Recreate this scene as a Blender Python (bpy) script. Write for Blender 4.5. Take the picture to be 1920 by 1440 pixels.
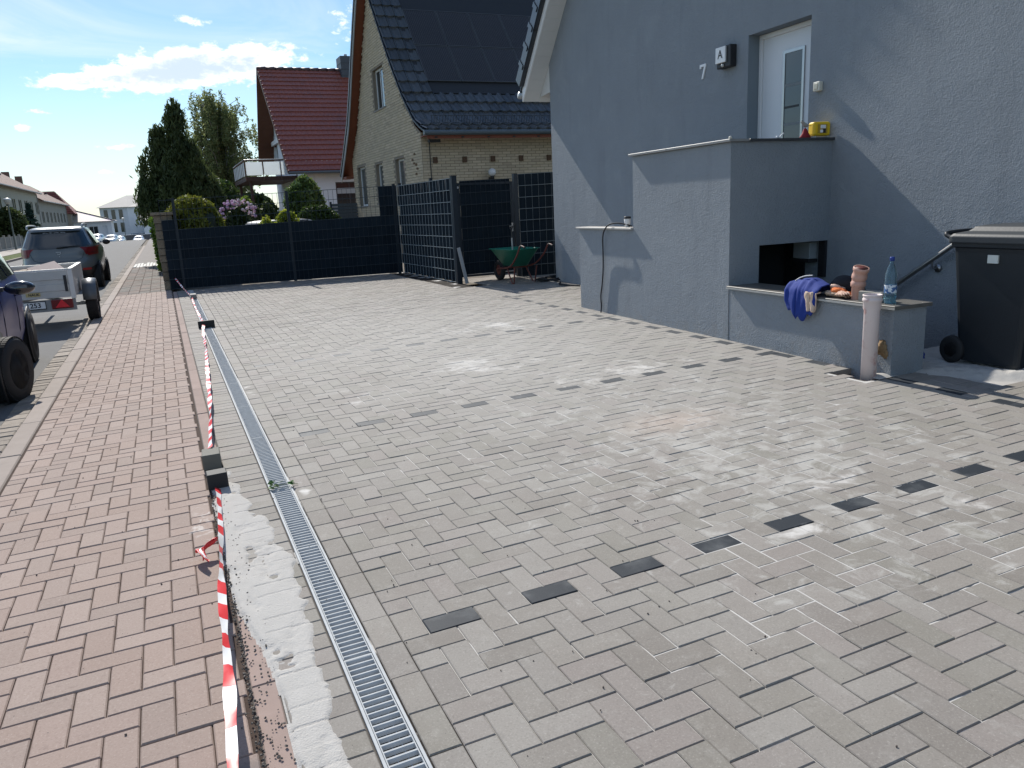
import bpy, bmesh, math, random
import numpy as np
from math import radians, sin, cos, pi, tan, sqrt, atan2, floor
from mathutils import Matrix, Vector, Euler
random.seed(7); RNG = np.random.default_rng(7)
for o in list(bpy.data.objects): bpy.data.objects.remove(o)
S = bpy.context.scene; COL = S.collection
TH = radians(1.1); TT = tan(TH)          # the paved ground falls 2 % towards the street

# ------------------------------------------------------------ camera
CR = Vector((0.9116257, -0.40833537, -0.04691284)); CU = Vector((0.13376898, 0.18683098, 0.97324203)); CF = Vector((0.38864437, 0.89350792, -0.22494253))
CLOC = Vector((-0.02840364, 0, 1.47928076)); FPX = 1447.1
cd = bpy.data.cameras.new('camera'); cam = bpy.data.objects.new('camera', cd); COL.objects.link(cam)
cam.matrix_world = Matrix(((CR.x, CU.x, -CF.x, CLOC.x), (CR.y, CU.y, -CF.y, CLOC.y), (CR.z, CU.z, -CF.z, CLOC.z), (0, 0, 0, 1)))
cd.sensor_width = 36; cd.lens = FPX * 36 / 1920; cd.clip_start = .05; cd.clip_end = 4000
S.camera = cam

# ------------------------------------------------------------ light
SUND = Vector((-.532, 12.03, 9.6)).normalized()      # towards the sun
ELEV = math.asin(SUND.z); AZ = atan2(SUND.x, SUND.y)
sl = bpy.data.lights.new('sun', 'SUN'); so = bpy.data.objects.new('sun', sl); COL.objects.link(so)
sl.energy = 4.1; sl.angle = radians(.53); sl.color = (1, .955, .88)
so.rotation_euler = SUND.to_track_quat('Z', 'Y').to_euler()
W = bpy.data.worlds.new('World'); S.world = W; W.use_nodes = True
S.view_settings.view_transform = 'Standard'; S.view_settings.look = 'None'; S.view_settings.gamma = 1
S.view_settings.exposure = .52; S.view_settings.use_curve_mapping = False

class NT:
    def __init__(s, t): s.t = t; s.n = t.nodes; s.l = t.links
    def __call__(s, kind, ins=None, **kw):
        n = s.n.new(kind)
        for k, v in kw.items(): setattr(n, k, v)
        for k, v in (ins or {}).items():
            i = n.inputs[k]
            if isinstance(v, bpy.types.NodeSocket): s.l.new(v, i)
            else: i.default_value = v
        return n
    def math(s, op, a, b=0., c=0.):
        return s('ShaderNodeMath', {0: a, 1: b, 2: c}, operation=op).outputs[0]
    def mix(s, f, a, b):
        n = s('ShaderNodeMix', data_type='RGBA')
        for k, v in ((0, f), (6, a), (7, b)):
            if isinstance(v, bpy.types.NodeSocket): s.l.new(v, n.inputs[k])
            else: n.inputs[k].default_value = v if k == 0 else (*v, 1)[:4]
        return n.outputs[2]
    def ramp(s, f, stops, interp='LINEAR'):
        r = s('ShaderNodeValToRGB', {0: f}); e = r.color_ramp; e.interpolation = interp
        while len(e.elements) < len(stops): e.elements.new(.5)
        for x, (p, c) in zip(e.elements, stops):
            x.position = p; x.color = (*c, 1) if isinstance(c, tuple) else (c, c, c, 1)
        return r.outputs[0]
    def noise(s, v, scale, detail=4, rough=.55, dist=0):
        return s('ShaderNodeTexNoise', {'Vector': v, 'Scale': scale, 'Detail': detail, 'Roughness': rough, 'Distortion': dist}).outputs[0]
    def step(s, v, a, b):
        return s('ShaderNodeMapRange', {0: v, 1: a, 2: b, 3: 0., 4: 1.}, interpolation_type='SMOOTHSTEP').outputs[0]

def world():
    t = NT(W.node_tree); W.node_tree.nodes.clear()
    sky = t('ShaderNodeTexSky', sky_type='NISHITA', sun_disc=False, sun_elevation=ELEV, sun_rotation=AZ, altitude=150, air_density=1., dust_density=.25, ozone_density=2.2)
    tc = t('ShaderNodeTexCoord').outputs['Generated']
    sp = t('ShaderNodeSeparateXYZ', {0: tc}); x, y, z = sp.outputs
    zz = t.math('ADD', t.math('MAXIMUM', z, 0.), .055)
    pv = t('ShaderNodeCombineXYZ', {0: t.math('DIVIDE', x, zz), 1: t.math('DIVIDE', y, zz), 2: 0.}).outputs[0]
    azd = t.math('MULTIPLY', t.math('ARCTAN2', x, y), 57.2958); eld = t.math('MULTIPLY', t.math('ARCSINE', z), 57.2958)
    dv = t('ShaderNodeCombineXYZ', {0: azd, 1: t.math('MULTIPLY', eld, 1.7), 2: 3.}).outputs[0]
    n1 = t.noise(dv, .33, 9, .6, .35); n2 = t.noise(dv, 1.25, 7, .62, .2)
    def blob(a, e, wa, we, rot=0., amp=1.):
        da = t.math('SUBTRACT', azd, a); de = t.math('SUBTRACT', eld, e)
        de = t.math('SUBTRACT', de, t.math('MULTIPLY', da, rot))
        q = t.math('ADD', t.math('POWER', t.math('ABSOLUTE', t.math('DIVIDE', da, wa)), 2.), t.math('POWER', t.math('ABSOLUTE', t.math('DIVIDE', de, we)), 2.))
        return t.math('MULTIPLY', t.math('EXPONENT', t.math('MULTIPLY', q, -1.)), amp)
    m = blob(3.4, 9.6, 6.9, 1.25, .10, 1.25)
    for b in ((-2.2, 8.85, 4.6, .6, .10, 1.0), (8.6, 9.9, 2.6, .8, -.08, .5), (-6.7, 5.95, .9, .3, 0, .62), (-6.2, 6.9, 1.4, .3, 0, .55), (-1.8, 4.85, 1.6, .26, 0, .56), (-2.7, 3.3, .8, .22, 0, .5), (3.6, 12.3, 1.9, .4, -.1, .55), (13.2, 12.2, 1.3, 1.5, 0, .65),
              (-30, 9, 12, 2, 0, .8), (40, 13, 14, 3, 0, .8), (80, 16, 20, 4, 0, .8), (-80, 14, 18, 4, 0, .8), (140, 18, 20, 5, 0, .8), (-140, 16, 20, 4, 0, .8)):
        m = t.math('MAXIMUM', m, blob(*b))
    dens = t.math('ADD', m, t.math('MULTIPLY', t.math('SUBTRACT', t.math('ADD', t.math('MULTIPLY', n1, .48), t.math('MULTIPLY', n2, .52)), .5), 2.1))
    cl = t.step(dens, .36, .66); core = t.step(dens, .62, 1.15)
    ci = t.step(t.noise(pv, .55, 7, .62, .9),   .40, .74)
    high = t.step(eld, 6., 12.)
    ci = t.math('MULTIPLY', t.math('MULTIPLY', ci, .8), high)
    s0 = t('ShaderNodeHueSaturation', {'Saturation': 1.28, 'Value': 1., 'Color': sky.outputs[0]}).outputs[0]
    hz = t.math('MULTIPLY', t.step(eld, 9., 0.), .5)
    s0 = t.mix(hz, s0, (4.0, 5.9, 7.6))
    c = t.mix(ci, s0, (8.2, 8.8, 9.8))
    cc = t.mix(core, (10.5, 10.6, 10.7), (6.0, 7.0, 8.3))
    c = t.mix(t.math('MULTIPLY', cl, .93), c, cc)
    bg = t('ShaderNodeBackground', {0: c, 1: .088}); out = t('ShaderNodeOutputWorld', {0: bg.outputs[0]})
world()

# ------------------------------------------------------------ materials
MT = {}
def mat(name, col, rough=.8, var=.12, vs=6., bump=0., bs=120., metal=0., spec=.5, isl=0., extra=None, bd=.01, trans=0., em=0., coat=0.):
    if name in MT: return MT[name]
    m = bpy.data.materials.new(name); m.use_nodes = True; t = NT(m.node_tree); b = t.n['Principled BSDF']
    pos = t('ShaderNodeNewGeometry').outputs['Position']
    n = t.noise(pos, vs, 5)
    f = t.math('ADD', 1 - var, t.math('MULTIPLY', n, 2 * var))
    if isl:
        r = t.math('FRACT', t.math('ADD', t('ShaderNodeObjectInfo').outputs['Random'], t('ShaderNodeNewGeometry').outputs['Random Per Island']))
        f = t.math('MULTIPLY', f, t.math('ADD', 1 - isl, t.math('MULTIPLY', r, 2 * isl)))
    c = t('ShaderNodeVectorMath', {0: (*col[:3],), 1: (1, 1, 1)}, operation='MULTIPLY')
    cmb = t('ShaderNodeCombineXYZ', {0: f, 1: f, 2: f}); t.l.new(cmb.outputs[0], c.inputs[1]); c = c.outputs[0]
    if extra: c = extra(t, pos, c) or c
    t.l.new(c, b.inputs['Base Color'])
    b.inputs['Roughness'].default_value = rough; b.inputs['Metallic'].default_value = metal
    b.inputs['Specular IOR Level'].default_value = spec
    if coat: b.inputs['Coat Weight'].default_value = coat; b.inputs['Coat Roughness'].default_value = .05
    if trans: b.inputs['Transmission Weight'].default_value = trans
    if bump:
        bn = t('ShaderNodeBump', {'Height': t.noise(pos, bs, 3, .6), 'Strength': bump, 'Distance': bd})
        t.l.new(bn.outputs[0], b.inputs['Normal'])
    MT[name] = m; return m

def gauss(t, pos, cx, cy, sx, sy):
    sp = t('ShaderNodeSeparateXYZ', {0: pos}).outputs
    a = t.math('DIVIDE', t.math('SUBTRACT', sp[0], cx), sx); b = t.math('DIVIDE', t.math('SUBTRACT', sp[1], cy), sy)
    return t.math('EXPONENT', t.math('MULTIPLY', t.math('ADD', t.math('MULTIPLY', a, a), t.math('MULTIPLY', b, b)), -1.))
DUST = ((2.05, 3.6, .35, .3), (2.9, 2.75, .55, .28), (2.35, 2.35, .35, .2), (2.6, 6.6, 1.3, 1.0), (3.3, 5.6, 1.4, .7), (1.3, 6.1, .5, .7), (3.6, 8.6, 1.6, .9), (3.2, 2.2, .3, .2), (.5, 6.9, .1, .9), (.5, 4.2, .06, .5))
def dustmask(t, pos, lo, hi, k=1.):
    g = None
    for d in DUST:
        q = gauss(t, pos, *d); g = q if g is None else t.math('MAXIMUM', g, q)
    n = t.noise(pos, 3.2, 8, .68, .6)
    return t.math('MULTIPLY', t.step(t.math('ADD', t.math('MULTIPLY', g, .42), n), lo, hi), k)
def rnd(t): return t.math('FRACT', t.math('ADD', t('ShaderNodeObjectInfo').outputs['Random'], t('ShaderNodeNewGeometry').outputs['Random Per Island']))
def paver_extra(t, pos, c):
    r = rnd(t)
    base = t.ramp(r, [(0, (.190, .171, .150)), (.2, (.246, .224, .198)), (.4, (.204, .190, .162)), (.6, (.236, .207, .188)), (.8, (.268, .249, .224)), (1, (.205, .184, .165))])
    blot = t.step(t.noise(pos, 2.1, 4, .6), .38, .68); base = t.mix(t.math('MULTIPLY', blot, .25), base, (.33, .315, .285)); base = t.mix(t.math('MULTIPLY', t.step(t.noise(pos, 14, 6, .7), .52, .72), .25), base, (.38, .365, .335))
    sp = t.noise(pos, 150, 4, .75); base = t.mix(t.math('MULTIPLY', t.step(sp, .54, .70), .42), base, (.46, .44, .40)); base = t.mix(t.math('MULTIPLY', t.step(sp, .46, .32), .42), base, (.11, .10, .09)); base = t.mix(t.math('MULTIPLY', t.step(t.noise(pos, 26, 7, .75, .5), .55, .66), .28), base, (.15, .14, .125)); base = t.mix(t.math('MULTIPLY', t.step(t.noise(pos, 90, 2, .5), .74, .78), .8), base, (.07, .065, .06))
    base = t.mix(t.math('MULTIPLY', t.step(t.math('ADD', t.math('MULTIPLY', gauss(t, pos, 2.9, 3.6, 1.6, 2.4), .2), t.noise(pos, 5.5, 8, .72, .8)), .64, .80), .6), base, (.47, .46, .43))
    base = t.mix(t.math('MULTIPLY', gauss(t, pos, 2.85, 4.05, .35, .2), .35), base, (.46, .30, .21))
    base = t.mix(dustmask(t, pos, .86, 1.05, .75), base, (.68, .66, .63))
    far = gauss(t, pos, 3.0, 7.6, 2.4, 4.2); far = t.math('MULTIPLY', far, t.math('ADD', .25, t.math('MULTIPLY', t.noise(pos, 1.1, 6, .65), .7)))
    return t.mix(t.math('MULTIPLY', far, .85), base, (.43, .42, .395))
def dark_extra(t, pos, c):
    sp = t.noise(pos, 300, 2, .7)
    base = t.mix(t.step(sp, .6, .8), (.020, .026, .034), (.08, .088, .096))
    base = t.mix(t.math('MULTIPLY', t.step(t.noise(pos, 5, 6, .6), .5, .75), .22), base, (.3, .31, .31))
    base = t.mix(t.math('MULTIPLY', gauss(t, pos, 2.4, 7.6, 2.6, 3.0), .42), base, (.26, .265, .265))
    return t.mix(dustmask(t, pos, .95, 1.2, .6), base, (.6, .59, .57))
def joint_extra(t, pos, c):
    m_ = t.math('MAXIMUM', dustmask(t, pos, .58, .74, 1.), t.step(t.math('ADD', t.math('MULTIPLY', gauss(t, pos, 3.0, 3.6, 1.6, 2.6), .28), t.noise(pos, 2.3, 6, .62)), .57, .66))
    return t.mix(m_, (.035, .030, .026), (.55, .53, .50))
def red_extra(t, pos, c):
    r = rnd(t)
    base = t.ramp(r, [(0, (.305, .232, .196)), (.3, (.335, .258, .220)), (.55, (.292, .230, .198)), (.8, (.352, .278, .240)), (1, (.315, .240, .206))])
    sp = t.noise(pos, 140, 4, .75); base = t.mix(t.math('MULTIPLY', t.step(sp, .54, .70), .45), base, (.50, .43, .38)); base = t.mix(t.math('MULTIPLY', t.step(sp, .46, .32), .4), base, (.14, .10, .085)); base = t.mix(t.math('MULTIPLY', t.step(t.noise(pos, 24, 7, .75, .5), .56, .68), .25), base, (.16, .12, .10)); base = t.mix(t.math('MULTIPLY', t.step(t.noise(pos, 80, 2, .5), .74, .78), .8), base, (.06, .05, .045))
    w = t.math('MULTIPLY', gauss(t, pos, -.10, 1.93, .28, .17), 1.15); w = t.step(t.math('ADD', w, t.math('MULTIPLY', t.noise(pos, 7, 6, .65), .5)), .78, 1.1)
    base = t.mix(t.math('MULTIPLY', w, .5), base, (.13, .12, .12))
    base = t.mix(t.math('MULTIPLY', t.step(t.noise(pos, 1.7, 6, .65), .55, .75), .3), base, (.42, .34, .30))
    d = t.math('MULTIPLY', gauss(t, pos, -.02, 4.0, .16, .5), .42); d = t.step(t.math('ADD', d, t.noise(pos, 9, 6, .65, 1.)), .88, 1.0)
    base = t.mix(t.math('MULTIPLY', d, .6), base, (.62, .58, .54))
    return base
def old_extra(t, pos, c):
    base = t.mix(t.step(t.noise(pos, 1.3, 5, .6), .38, .62), (.20, .155, .135), (.175, .165, .15))
    return t.mix(t.math('MULTIPLY', t.step(t.noise(pos, 60, 3, .6), .55, .75), .5), base, (.3, .28, .25))
m_pav = mat('grey_concrete_paver', (1, 1, 1), .8, bump=.35, bs=420, bd=.0015, extra=paver_extra, spec=.22)
m_drk = mat('charcoal_paver', (1, 1, 1), .62, bump=.35, bs=420, bd=.0015, extra=dark_extra, spec=.22)
m_jnt = mat('joint_sand', (1, 1, 1), .95, extra=joint_extra, bump=.4, bs=300, bd=.003, spec=.1)
m_red = mat('red_concrete_paver', (1, 1, 1), .85, bump=.4, bs=380, bd=.0018, extra=red_extra, spec=.18)
m_rjn = mat('dark_joint_sand', (.075, .055, .045), .95, .4, 30, bump=.5, bs=250, bd=.004, spec=.1)
m_old = mat('weathered_paver', (1, 1, 1), .9, bump=.4, bs=150, bd=.003, extra=old_extra, spec=.2)
m_kerb = mat('kerb_concrete', (.29, .245, .215), .85, .16, 9, bump=.3, bs=300, bd=.002, isl=.06, spec=.25)
m_pink = mat('red_dusted_concrete', (.31, .235, .205), .88, .22, 7, bump=.3, bs=300, bd=.002, isl=.07, spec=.2)
m_gut = mat('gutter_stone', (.25, .215, .18), .85, .35, 14, bump=.7, bs=60, bd=.008, isl=.22, spec=.25)
m_asp = mat('asphalt', (.135, .132, .128), .88, .18, 3, bump=.5, bs=240, bd=.004, spec=.25, extra=lambda t, p, c: t.mix(t.math('MULTIPLY', t.step(t.noise(p, 330, 2, .7), .6, .8), .5), c, (.33, .32, .30)))
m_dirt = mat('dirt', (.20, .175, .145), .95, .35, 9, bump=.8, bs=50, bd=.02, spec=.1)
m_sand = mat('white_sand', (.46, .445, .42), .95, .10, 14, bump=.6, bs=160, bd=.006, spec=.1, extra=lambda t, p, c: t.mix(t.math('MULTIPLY', t.step(t.noise(p, 6, 5, .6), .5, .72), .35), c, (.40, .38, .35)))
m_grass = mat('grass', (.085, .11, .035), .95, .45, 1.2, bump=.8, bs=30, bd=.03, spec=.1)
STUC = dict(rough=.92, var=.09, vs=1.6, spec=.12)
def stains(t, pos, c):
    z = t('ShaderNodeSeparateXYZ', {0: pos}).outputs[2]
    sc = t('ShaderNodeMapping', {0: pos, 3: (3., 3., .5)}).outputs[0]
    c = t.mix(t.math('MULTIPLY', t.step(t.noise(sc, 1.3, 6, .65, .4), .50, .72), .30), c, (.205, .225, .245))
    c = t.mix(t.math('MULTIPLY', t.step(t.noise(pos, 2.2, 5, .6, 1.), .52, .72), .22), c, (.37, .395, .42))
    foot = t.math('MULTIPLY', t.step(z, .42, .08), t.step(t.noise(pos, 6, 7, .7, .6), .44, .66))
    c = t.mix(t.math('MULTIPLY', foot, .38), c, (.29, .275, .255))
    return t.mix(t.math('MULTIPLY', t.step(t.noise(pos, 9, 4, .6, 1.5), .76, .80), .5), c, (.42, .43, .44))
def stucco_bump(name, col):
    m = mat(name, col, extra=stains, **STUC); t = NT(m.node_tree); pos = t('ShaderNodeNewGeometry').outputs['Position']
    b = t.n['Principled BSDF']
    h = t.math('ADD', t.math('MULTIPLY', t.noise(pos, 85, 3, .6, .5), 1.), t.math('ADD', t.math('MULTIPLY', t.noise(pos, 34, 3, .6, .5), .8), t.math('MULTIPLY', t.noise(pos, 5, 3, .6, .5), 1.2)))
    bn = t('ShaderNodeBump', {'Height': h, 'Strength': 1., 'Distance': .013}); t.l.new(bn.outputs[0], b.inputs['Normal']); return m
m_stuc = stucco_bump('blue_grey_render', (.283, .310, .338))
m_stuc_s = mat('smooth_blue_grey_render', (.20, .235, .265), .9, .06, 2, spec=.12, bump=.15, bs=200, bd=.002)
m_white = mat('white_plastic', (.8, .8, .8), .35, .02)
m_wpaint = mat('white_paint', (.74, .74, .73), .6, .04)
m_black = mat('black_plastic', (.018, .018, .02), .5, .1, bump=.1)
m_rub = mat('rubber', (.014, .014, .015), .75, .2, 20)
m_anth = mat('anthracite_metal', (.012, .020, .030), .45, .1, metal=0., spec=.4)
m_strip = mat('anthracite_strip', (.013, .020, .028), .75, .15, 5, bump=.05, isl=.2, spec=.06)
m_zinc = mat('galvanised_steel', (.42, .44, .45), .7, .2, 30, metal=.05, spec=.12, bump=.1, bs=300, bd=.001)
m_steel = mat('steel', (.42, .42, .42), .3, .1, 10, metal=.95)
m_glass = mat('dark_glass', (.02, .025, .03), .06, .02, spec=.8)
m_slate = mat('dark_stone', (.045, .047, .05), .38, .25, 20, bump=.1, bs=200, bd=.001)
m_wood = mat('brown_wood', (.19, .052, .022), .55, .2, 8, bump=.1)
m_dwood = mat('dark_brown_wood', (.06, .024, .016), .6, .2, 8)

# ------------------------------------------------------------ mesh building
class MB:
    """collects polygons; local coordinates"""
    def __init__(s): s.v = []; s.f = []; s.mi = []; s.sm = []
    def add(s, v, f, mi=0, sm=False, M=None):
        n = len(s.v)
        if M is not None: v = [tuple(M @ Vector(p)) for p in v]
        s.v += [tuple(p) for p in v]; s.f += [tuple(i + n for i in q) for q in f]; s.mi += [mi] * len(f); s.sm += [sm] * len(f); return s
    def box(s, a, b, mi=0, M=None, ch=0):
        x0, y0, z0 = a; x1, y1, z1 = b
        if x0 > x1: x0, x1 = x1, x0
        if y0 > y1: y0, y1 = y1, y0
        if z0 > z1: z0, z1 = z1, z0
        if not ch:
            v = [(x0, y0, z0), (x1, y0, z0), (x1, y1, z0), (x0, y1, z0), (x0, y0, z1), (x1, y0, z1), (x1, y1, z1), (x0, y1, z1)]
            f = [(3, 2, 1, 0), (4, 5, 6, 7), (0, 1, 5, 4), (1, 2, 6, 5), (2, 3, 7, 6), (3, 0, 4, 7)]
        else:
            c = ch; v = [(x0, y0, z0), (x1, y0, z0), (x1, y1, z0), (x0, y1, z0), (x0, y0, z1 - c), (x1, y0, z1 - c), (x1, y1, z1 - c), (x0, y1, z1 - c),
                 (x0 + c, y0 + c, z1), (x1 - c, y0 + c, z1), (x1 - c, y1 - c, z1), (x0 + c, y1 - c, z1)]
            f = [(3, 2, 1, 0), (8, 9, 10, 11), (0, 1, 5, 4), (1, 2, 6, 5), (2, 3, 7, 6), (3, 0, 4, 7), (4, 5, 9, 8), (5, 6, 10, 9), (6, 7, 11, 10), (7, 4, 8, 11)]
        return s.add(v, f, mi, False, M)
    def prism(s, poly, a0, a1, axis=0, mi=0, M=None):
        """poly: 2-D outline in the other two axes, extruded a0..a1 along axis"""
        n = len(poly)
        def P(u, w, a): return {0: (a, u, w), 1: (u, a, w), 2: (u, w, a)}[axis]
        v = [P(u, w, a0) for u, w in poly] + [P(u, w, a1) for u, w in poly]
        f = [tuple(range(n)), tuple(range(2 * n - 1, n - 1, -1))] + [(i, n + i, n + (i + 1) % n, (i + 1) % n) for i in range(n)]
        return s.add(v, f, mi, False, M)
    def tube(s, pts, r, k=8, mi=0, cap=True, M=None):
        pts = [Vector(p) for p in pts]; rr = r if isinstance(r, (list, tuple)) else [r] * len(pts)
        v = []; f = []; up = Vector((0, 0, 1)); prev = None
        for i, p in enumerate(pts):
            d = (pts[min(i + 1, len(pts) - 1)] - pts[max(i - 1, 0)]).normalized()
            a = prev - d * prev.dot(d) if prev is not None else (d.cross(up) if abs(d.z) < .95 else d.cross(Vector((1, 0, 0))))
            a.normalize(); prev = a.copy(); b = d.cross(a)
            for j in range(k):
                t = 2 * pi * j / k; v.append(tuple(p + a * cos(t) * rr[i] + b * sin(t) * rr[i]))
        for i in range(len(pts) - 1):
            for j in range(k): f.append((i * k + j, i * k + (j + 1) % k, (i + 1) * k + (j + 1) % k, (i + 1) * k + j))
        s.add(v, f, mi, True, M)
        if cap: s.add(v[:k], [tuple(range(k))[::-1]], mi, False, M); s.add(v[-k:], [tuple(range(k))], mi, False, M)
        return s
    def lathe(s, prof, k=16, axis='z', o=(0, 0, 0), mi=0, M=None, sm=True):
        v = []; f = []
        for r, h in prof:
            for j in range(k):
                t = 2 * pi * j / k; p = (r * cos(t), r * sin(t), h)
                if axis == 'x': p = (h, r * cos(t), r * sin(t))
                if axis == 'y': p = (r * cos(t), h, r * sin(t))
                v.append((p[0] + o[0], p[1] + o[1], p[2] + o[2]))
        for i in range(len(prof) - 1):
            for j in range(k): f.append((i * k + j, i * k + (j + 1) % k, (i + 1) * k + (j + 1) % k, (i + 1) * k + j))
        if prof[0][0] > 1e-6: f.append(tuple(range(k))[::-1])
        if prof[-1][0] > 1e-6: f.append(tuple(range((len(prof) - 1) * k, len(prof) * k)))
        return s.add(v, f, mi, sm, M)
    def grid(s, fn, nu, nv, mi=0, sm=True, M=None):
        v = [tuple(fn(i / nu, j / nv)) for j in range(nv + 1) for i in range(nu + 1)]
        f = [(j * (nu + 1) + i, j * (nu + 1) + i + 1, (j + 1) * (nu + 1) + i + 1, (j + 1) * (nu + 1) + i) for j in range(nv) for i in range(nu)]
        return s.add(v, f, mi, sm, M)
    def blob(s, c, r, k=12, n=8, mi=0, M=None, jit=0):
        c = Vector(c)
        if isinstance(r, (int, float)): r = (r, r, r)
        def fn(u, w):
            a = 2 * pi * u; b = pi * (w - .5); q = 1 + (jit * sin(7 * a + 3 * b) * cos(5 * b + 2 * a) if jit else 0)
            return (c.x + r[0] * cos(a) * cos(b) * q, c.y + r[1] * sin(a) * cos(b) * q, c.z + r[2] * sin(b) * q)
        return s.grid(fn, k, n, mi, True, M)
    def mesh(s, name, mats):
        me = bpy.data.meshes.new(name); me.from_pydata(s.v, [], s.f)
        for m in (mats if isinstance(mats, (list, tuple)) else [mats]): me.materials.append(m)
        me.polygons.foreach_set('material_index', s.mi); me.polygons.foreach_set('use_smooth', s.sm)
        me.update(); return me

def link(o, parent=None):
    COL.objects.link(o)
    if parent is not None: o.parent = parent
    return o
def obj(name, mb, mats, parent=None, fixn=False, mod=None, label=None, kind=None):
    me = mb.mesh(name, mats)
    if fixn:
        b = bmesh.new(); b.from_mesh(me); bmesh.ops.remove_doubles(b, verts=b.verts, dist=1e-5); bmesh.ops.recalc_face_normals(b, faces=b.faces); b.to_mesh(me); b.free()
    o = link(bpy.data.objects.new(name, me), parent)
    if mod: mod(o)
    if label: o['label'] = label
    if kind: o['kind'] = kind
    return o
def bev(w=.004, seg=2):
    def f(o): m = o.modifiers.new('bevel', 'BEVEL'); m.width = w; m.segments = seg; m.limit_method = 'ANGLE'; m.harden_normals = False
    return f
def thing(name, label, cat, loc=(0, 0, 0), rot=0., group=None, kind=None):
    o = link(bpy.data.objects.new(name, None)); o.empty_display_size = .1; o.location = loc
    o.rotation_euler = rot if isinstance(rot, (tuple, list)) else (0, 0, rot)
    if label: o['label'] = label
    if cat: o['category'] = cat
    if group: o['group'] = group
    if kind: o['kind'] = kind
    return o
def tag(o, label, cat=None, group=None, kind=None):
    if label: o['label'] = label
    if cat: o['category'] = cat
    if group: o['group'] = group
    if kind: o['kind'] = kind
    return o
def ground(name, **k):  # an empty lying in the tilted paving plane
    return thing(name, k.get('label'), None, (0, 0, 0), (0, -TH, 0), kind='structure')
def mtx(o): return Matrix.LocRotScale(o.location, o.rotation_euler, o.scale)
def px(p):
    d = Vector(p) - CLOC; z = d.dot(CF)
    if z < .15: return None
    return (960 + FPX * d.dot(CR) / z, 720 - FPX * d.dot(CU) / z)
def parea(M, c, d):
    q = [px(M @ Vector((c[0] + sx * d[0] / 2, c[1] + sy * d[1] / 2, c[2] + sz * d[2] / 2))) for sx, sy, sz in ((-1, -1, -1), (1, -1, 1), (1, 1, -1), (-1, 1, 1))]
    if any(a is None for a in q): return 0
    cx = sum(a[0] for a in q) / 4; cy = sum(a[1] for a in q) / 4
    if not (-30 < cx < 1950 and -30 < cy < 1470): return 0
    # widest crossing
    return max(abs((q[0][0] - q[2][0]) * (q[1][1] - q[3][1]) - (q[0][1] - q[2][1]) * (q[1][0] - q[3][0])) / 2, 1e-6)
MC = {}
def pieces(parent, name, plist, m, maxn=300, maker=None, label=None, budget=None):
    """plist: (centre, dims, rot, key); the ones that show largest become objects, the rest one joined part"""
    M = mtx(parent)
    pl = sorted(plist, key=lambda p: -parea(M, p[0], p[1]))
    mk = maker or (lambda d: MB().box((-d[0] / 2, -d[1] / 2, -d[2] / 2), (d[0] / 2, d[1] / 2, d[2] / 2), ch=.003))
    rest = MB()
    for i, p in enumerate(pl):
        c, d, r = p[:3]; key = (name, id(mk) if maker else 0, m.name, tuple(round(a, 3) for a in d))
        if i < maxn and parea(M, c, d) > 0:
            if key not in MC: MC[key] = mk(d).mesh(name, m)
            o = link(bpy.data.objects.new(name, MC[key]), parent); o.location = c; o.rotation_euler = r
            if label: o['label'] = label
        else:
            b = mk(d); R = Matrix.Translation(c) @ Euler(r).to_matrix().to_4x4(); rest.add(b.v, b.f, 0, b.sm[0] if b.sm else False, R)
    if rest.v:
        obj(name + '_field' if False else name, rest, m, parent, kind='stuff')
# ------------------------------------------------------------ ground, road, far terrain
def gz(x, y):
    z = TT * max(min(x, 14), -16)
    if y > 80: t = min((y - 80) / 85, 1); z -= 2.1 * t * t * (3 - 2 * t)
    return z
def sheet(name, x0, x1, ys, m, dz, nx=6, label=None):
    b = MB()
    xs = [x0 + (x1 - x0) * i / nx for i in range(nx + 1)]
    v = [(x, y, gz(x, y) + (dz(x, y) if callable(dz) else dz)) for y in ys for x in xs]
    n = nx + 1; b.add(v, [(j * n + i, j * n + i + 1, (j + 1) * n + i + 1, (j + 1) * n + i) for j in range(len(ys) - 1) for i in range(nx)], sm=True)
    o = obj(name, b, m); tag(o, label, kind='structure'); return o
YS = [-8, -2, 4, 10, 20, 30, 40, 55, 70, 85, 95, 100, 108, 116, 124, 132, 140, 150, 160, 170, 180, 190, 200]
sheet('ground', -16, 14, YS, m_dirt, -.10, 10)
far = MB(); R_ = 1500
ring = [(-16, -8), (14, -8), (14, 200), (-16, 200)]
big = [(-R_, -R_), (R_, -R_), (R_, R_), (-R_, R_)]
for i in range(4):
    a, b_, c, d = ring[i], ring[(i + 1) % 4], big[(i + 1) % 4], big[i]
    zz = lambda p: gz(p[0], p[1]) - .10 if abs(p[0]) < 20 else -3.5
    far.add([(*a, zz(a)), (*b_, zz(b_)), (*c, zz(c)), (*d, zz(d))], [(0, 1, 2, 3)])
tag(obj('terrain', far, m_grass, fixn=True), 'green land running to the horizon', kind='structure')
sheet('road', -7.42, -1.42, YS, m_asp, lambda x, y: -.035 + .03 * (1 - ((x + 4.4) / 3) ** 2), 8, 'grey asphalt street with a slight crown')
sheet('far_pavement', -1.1, .02, [30.5, 34, 38.5, 43, 55, 70, 85, 95], mat('far_asphalt', (.17, .15, .14), .9, .2, 2, bump=.3, bs=150), -.004, 2, 'dull asphalt footpath beyond the hedge')
sheet('verge', -9.3, -7.55, [-8, 20, 35, 50, 62, 75, 95], m_grass, .03, 3, 'grass verge along the far kerb')
sheet('opposite_pavement', -11.8, -9.3, [-8, 20, 40, 60, 75, 85, 95], mat('pale_paving', (.33, .30, .27), .9, .15, 1.5, bump=.2), .045, 3, 'pale footpath on the far side of the street')
hill = MB()
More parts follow.
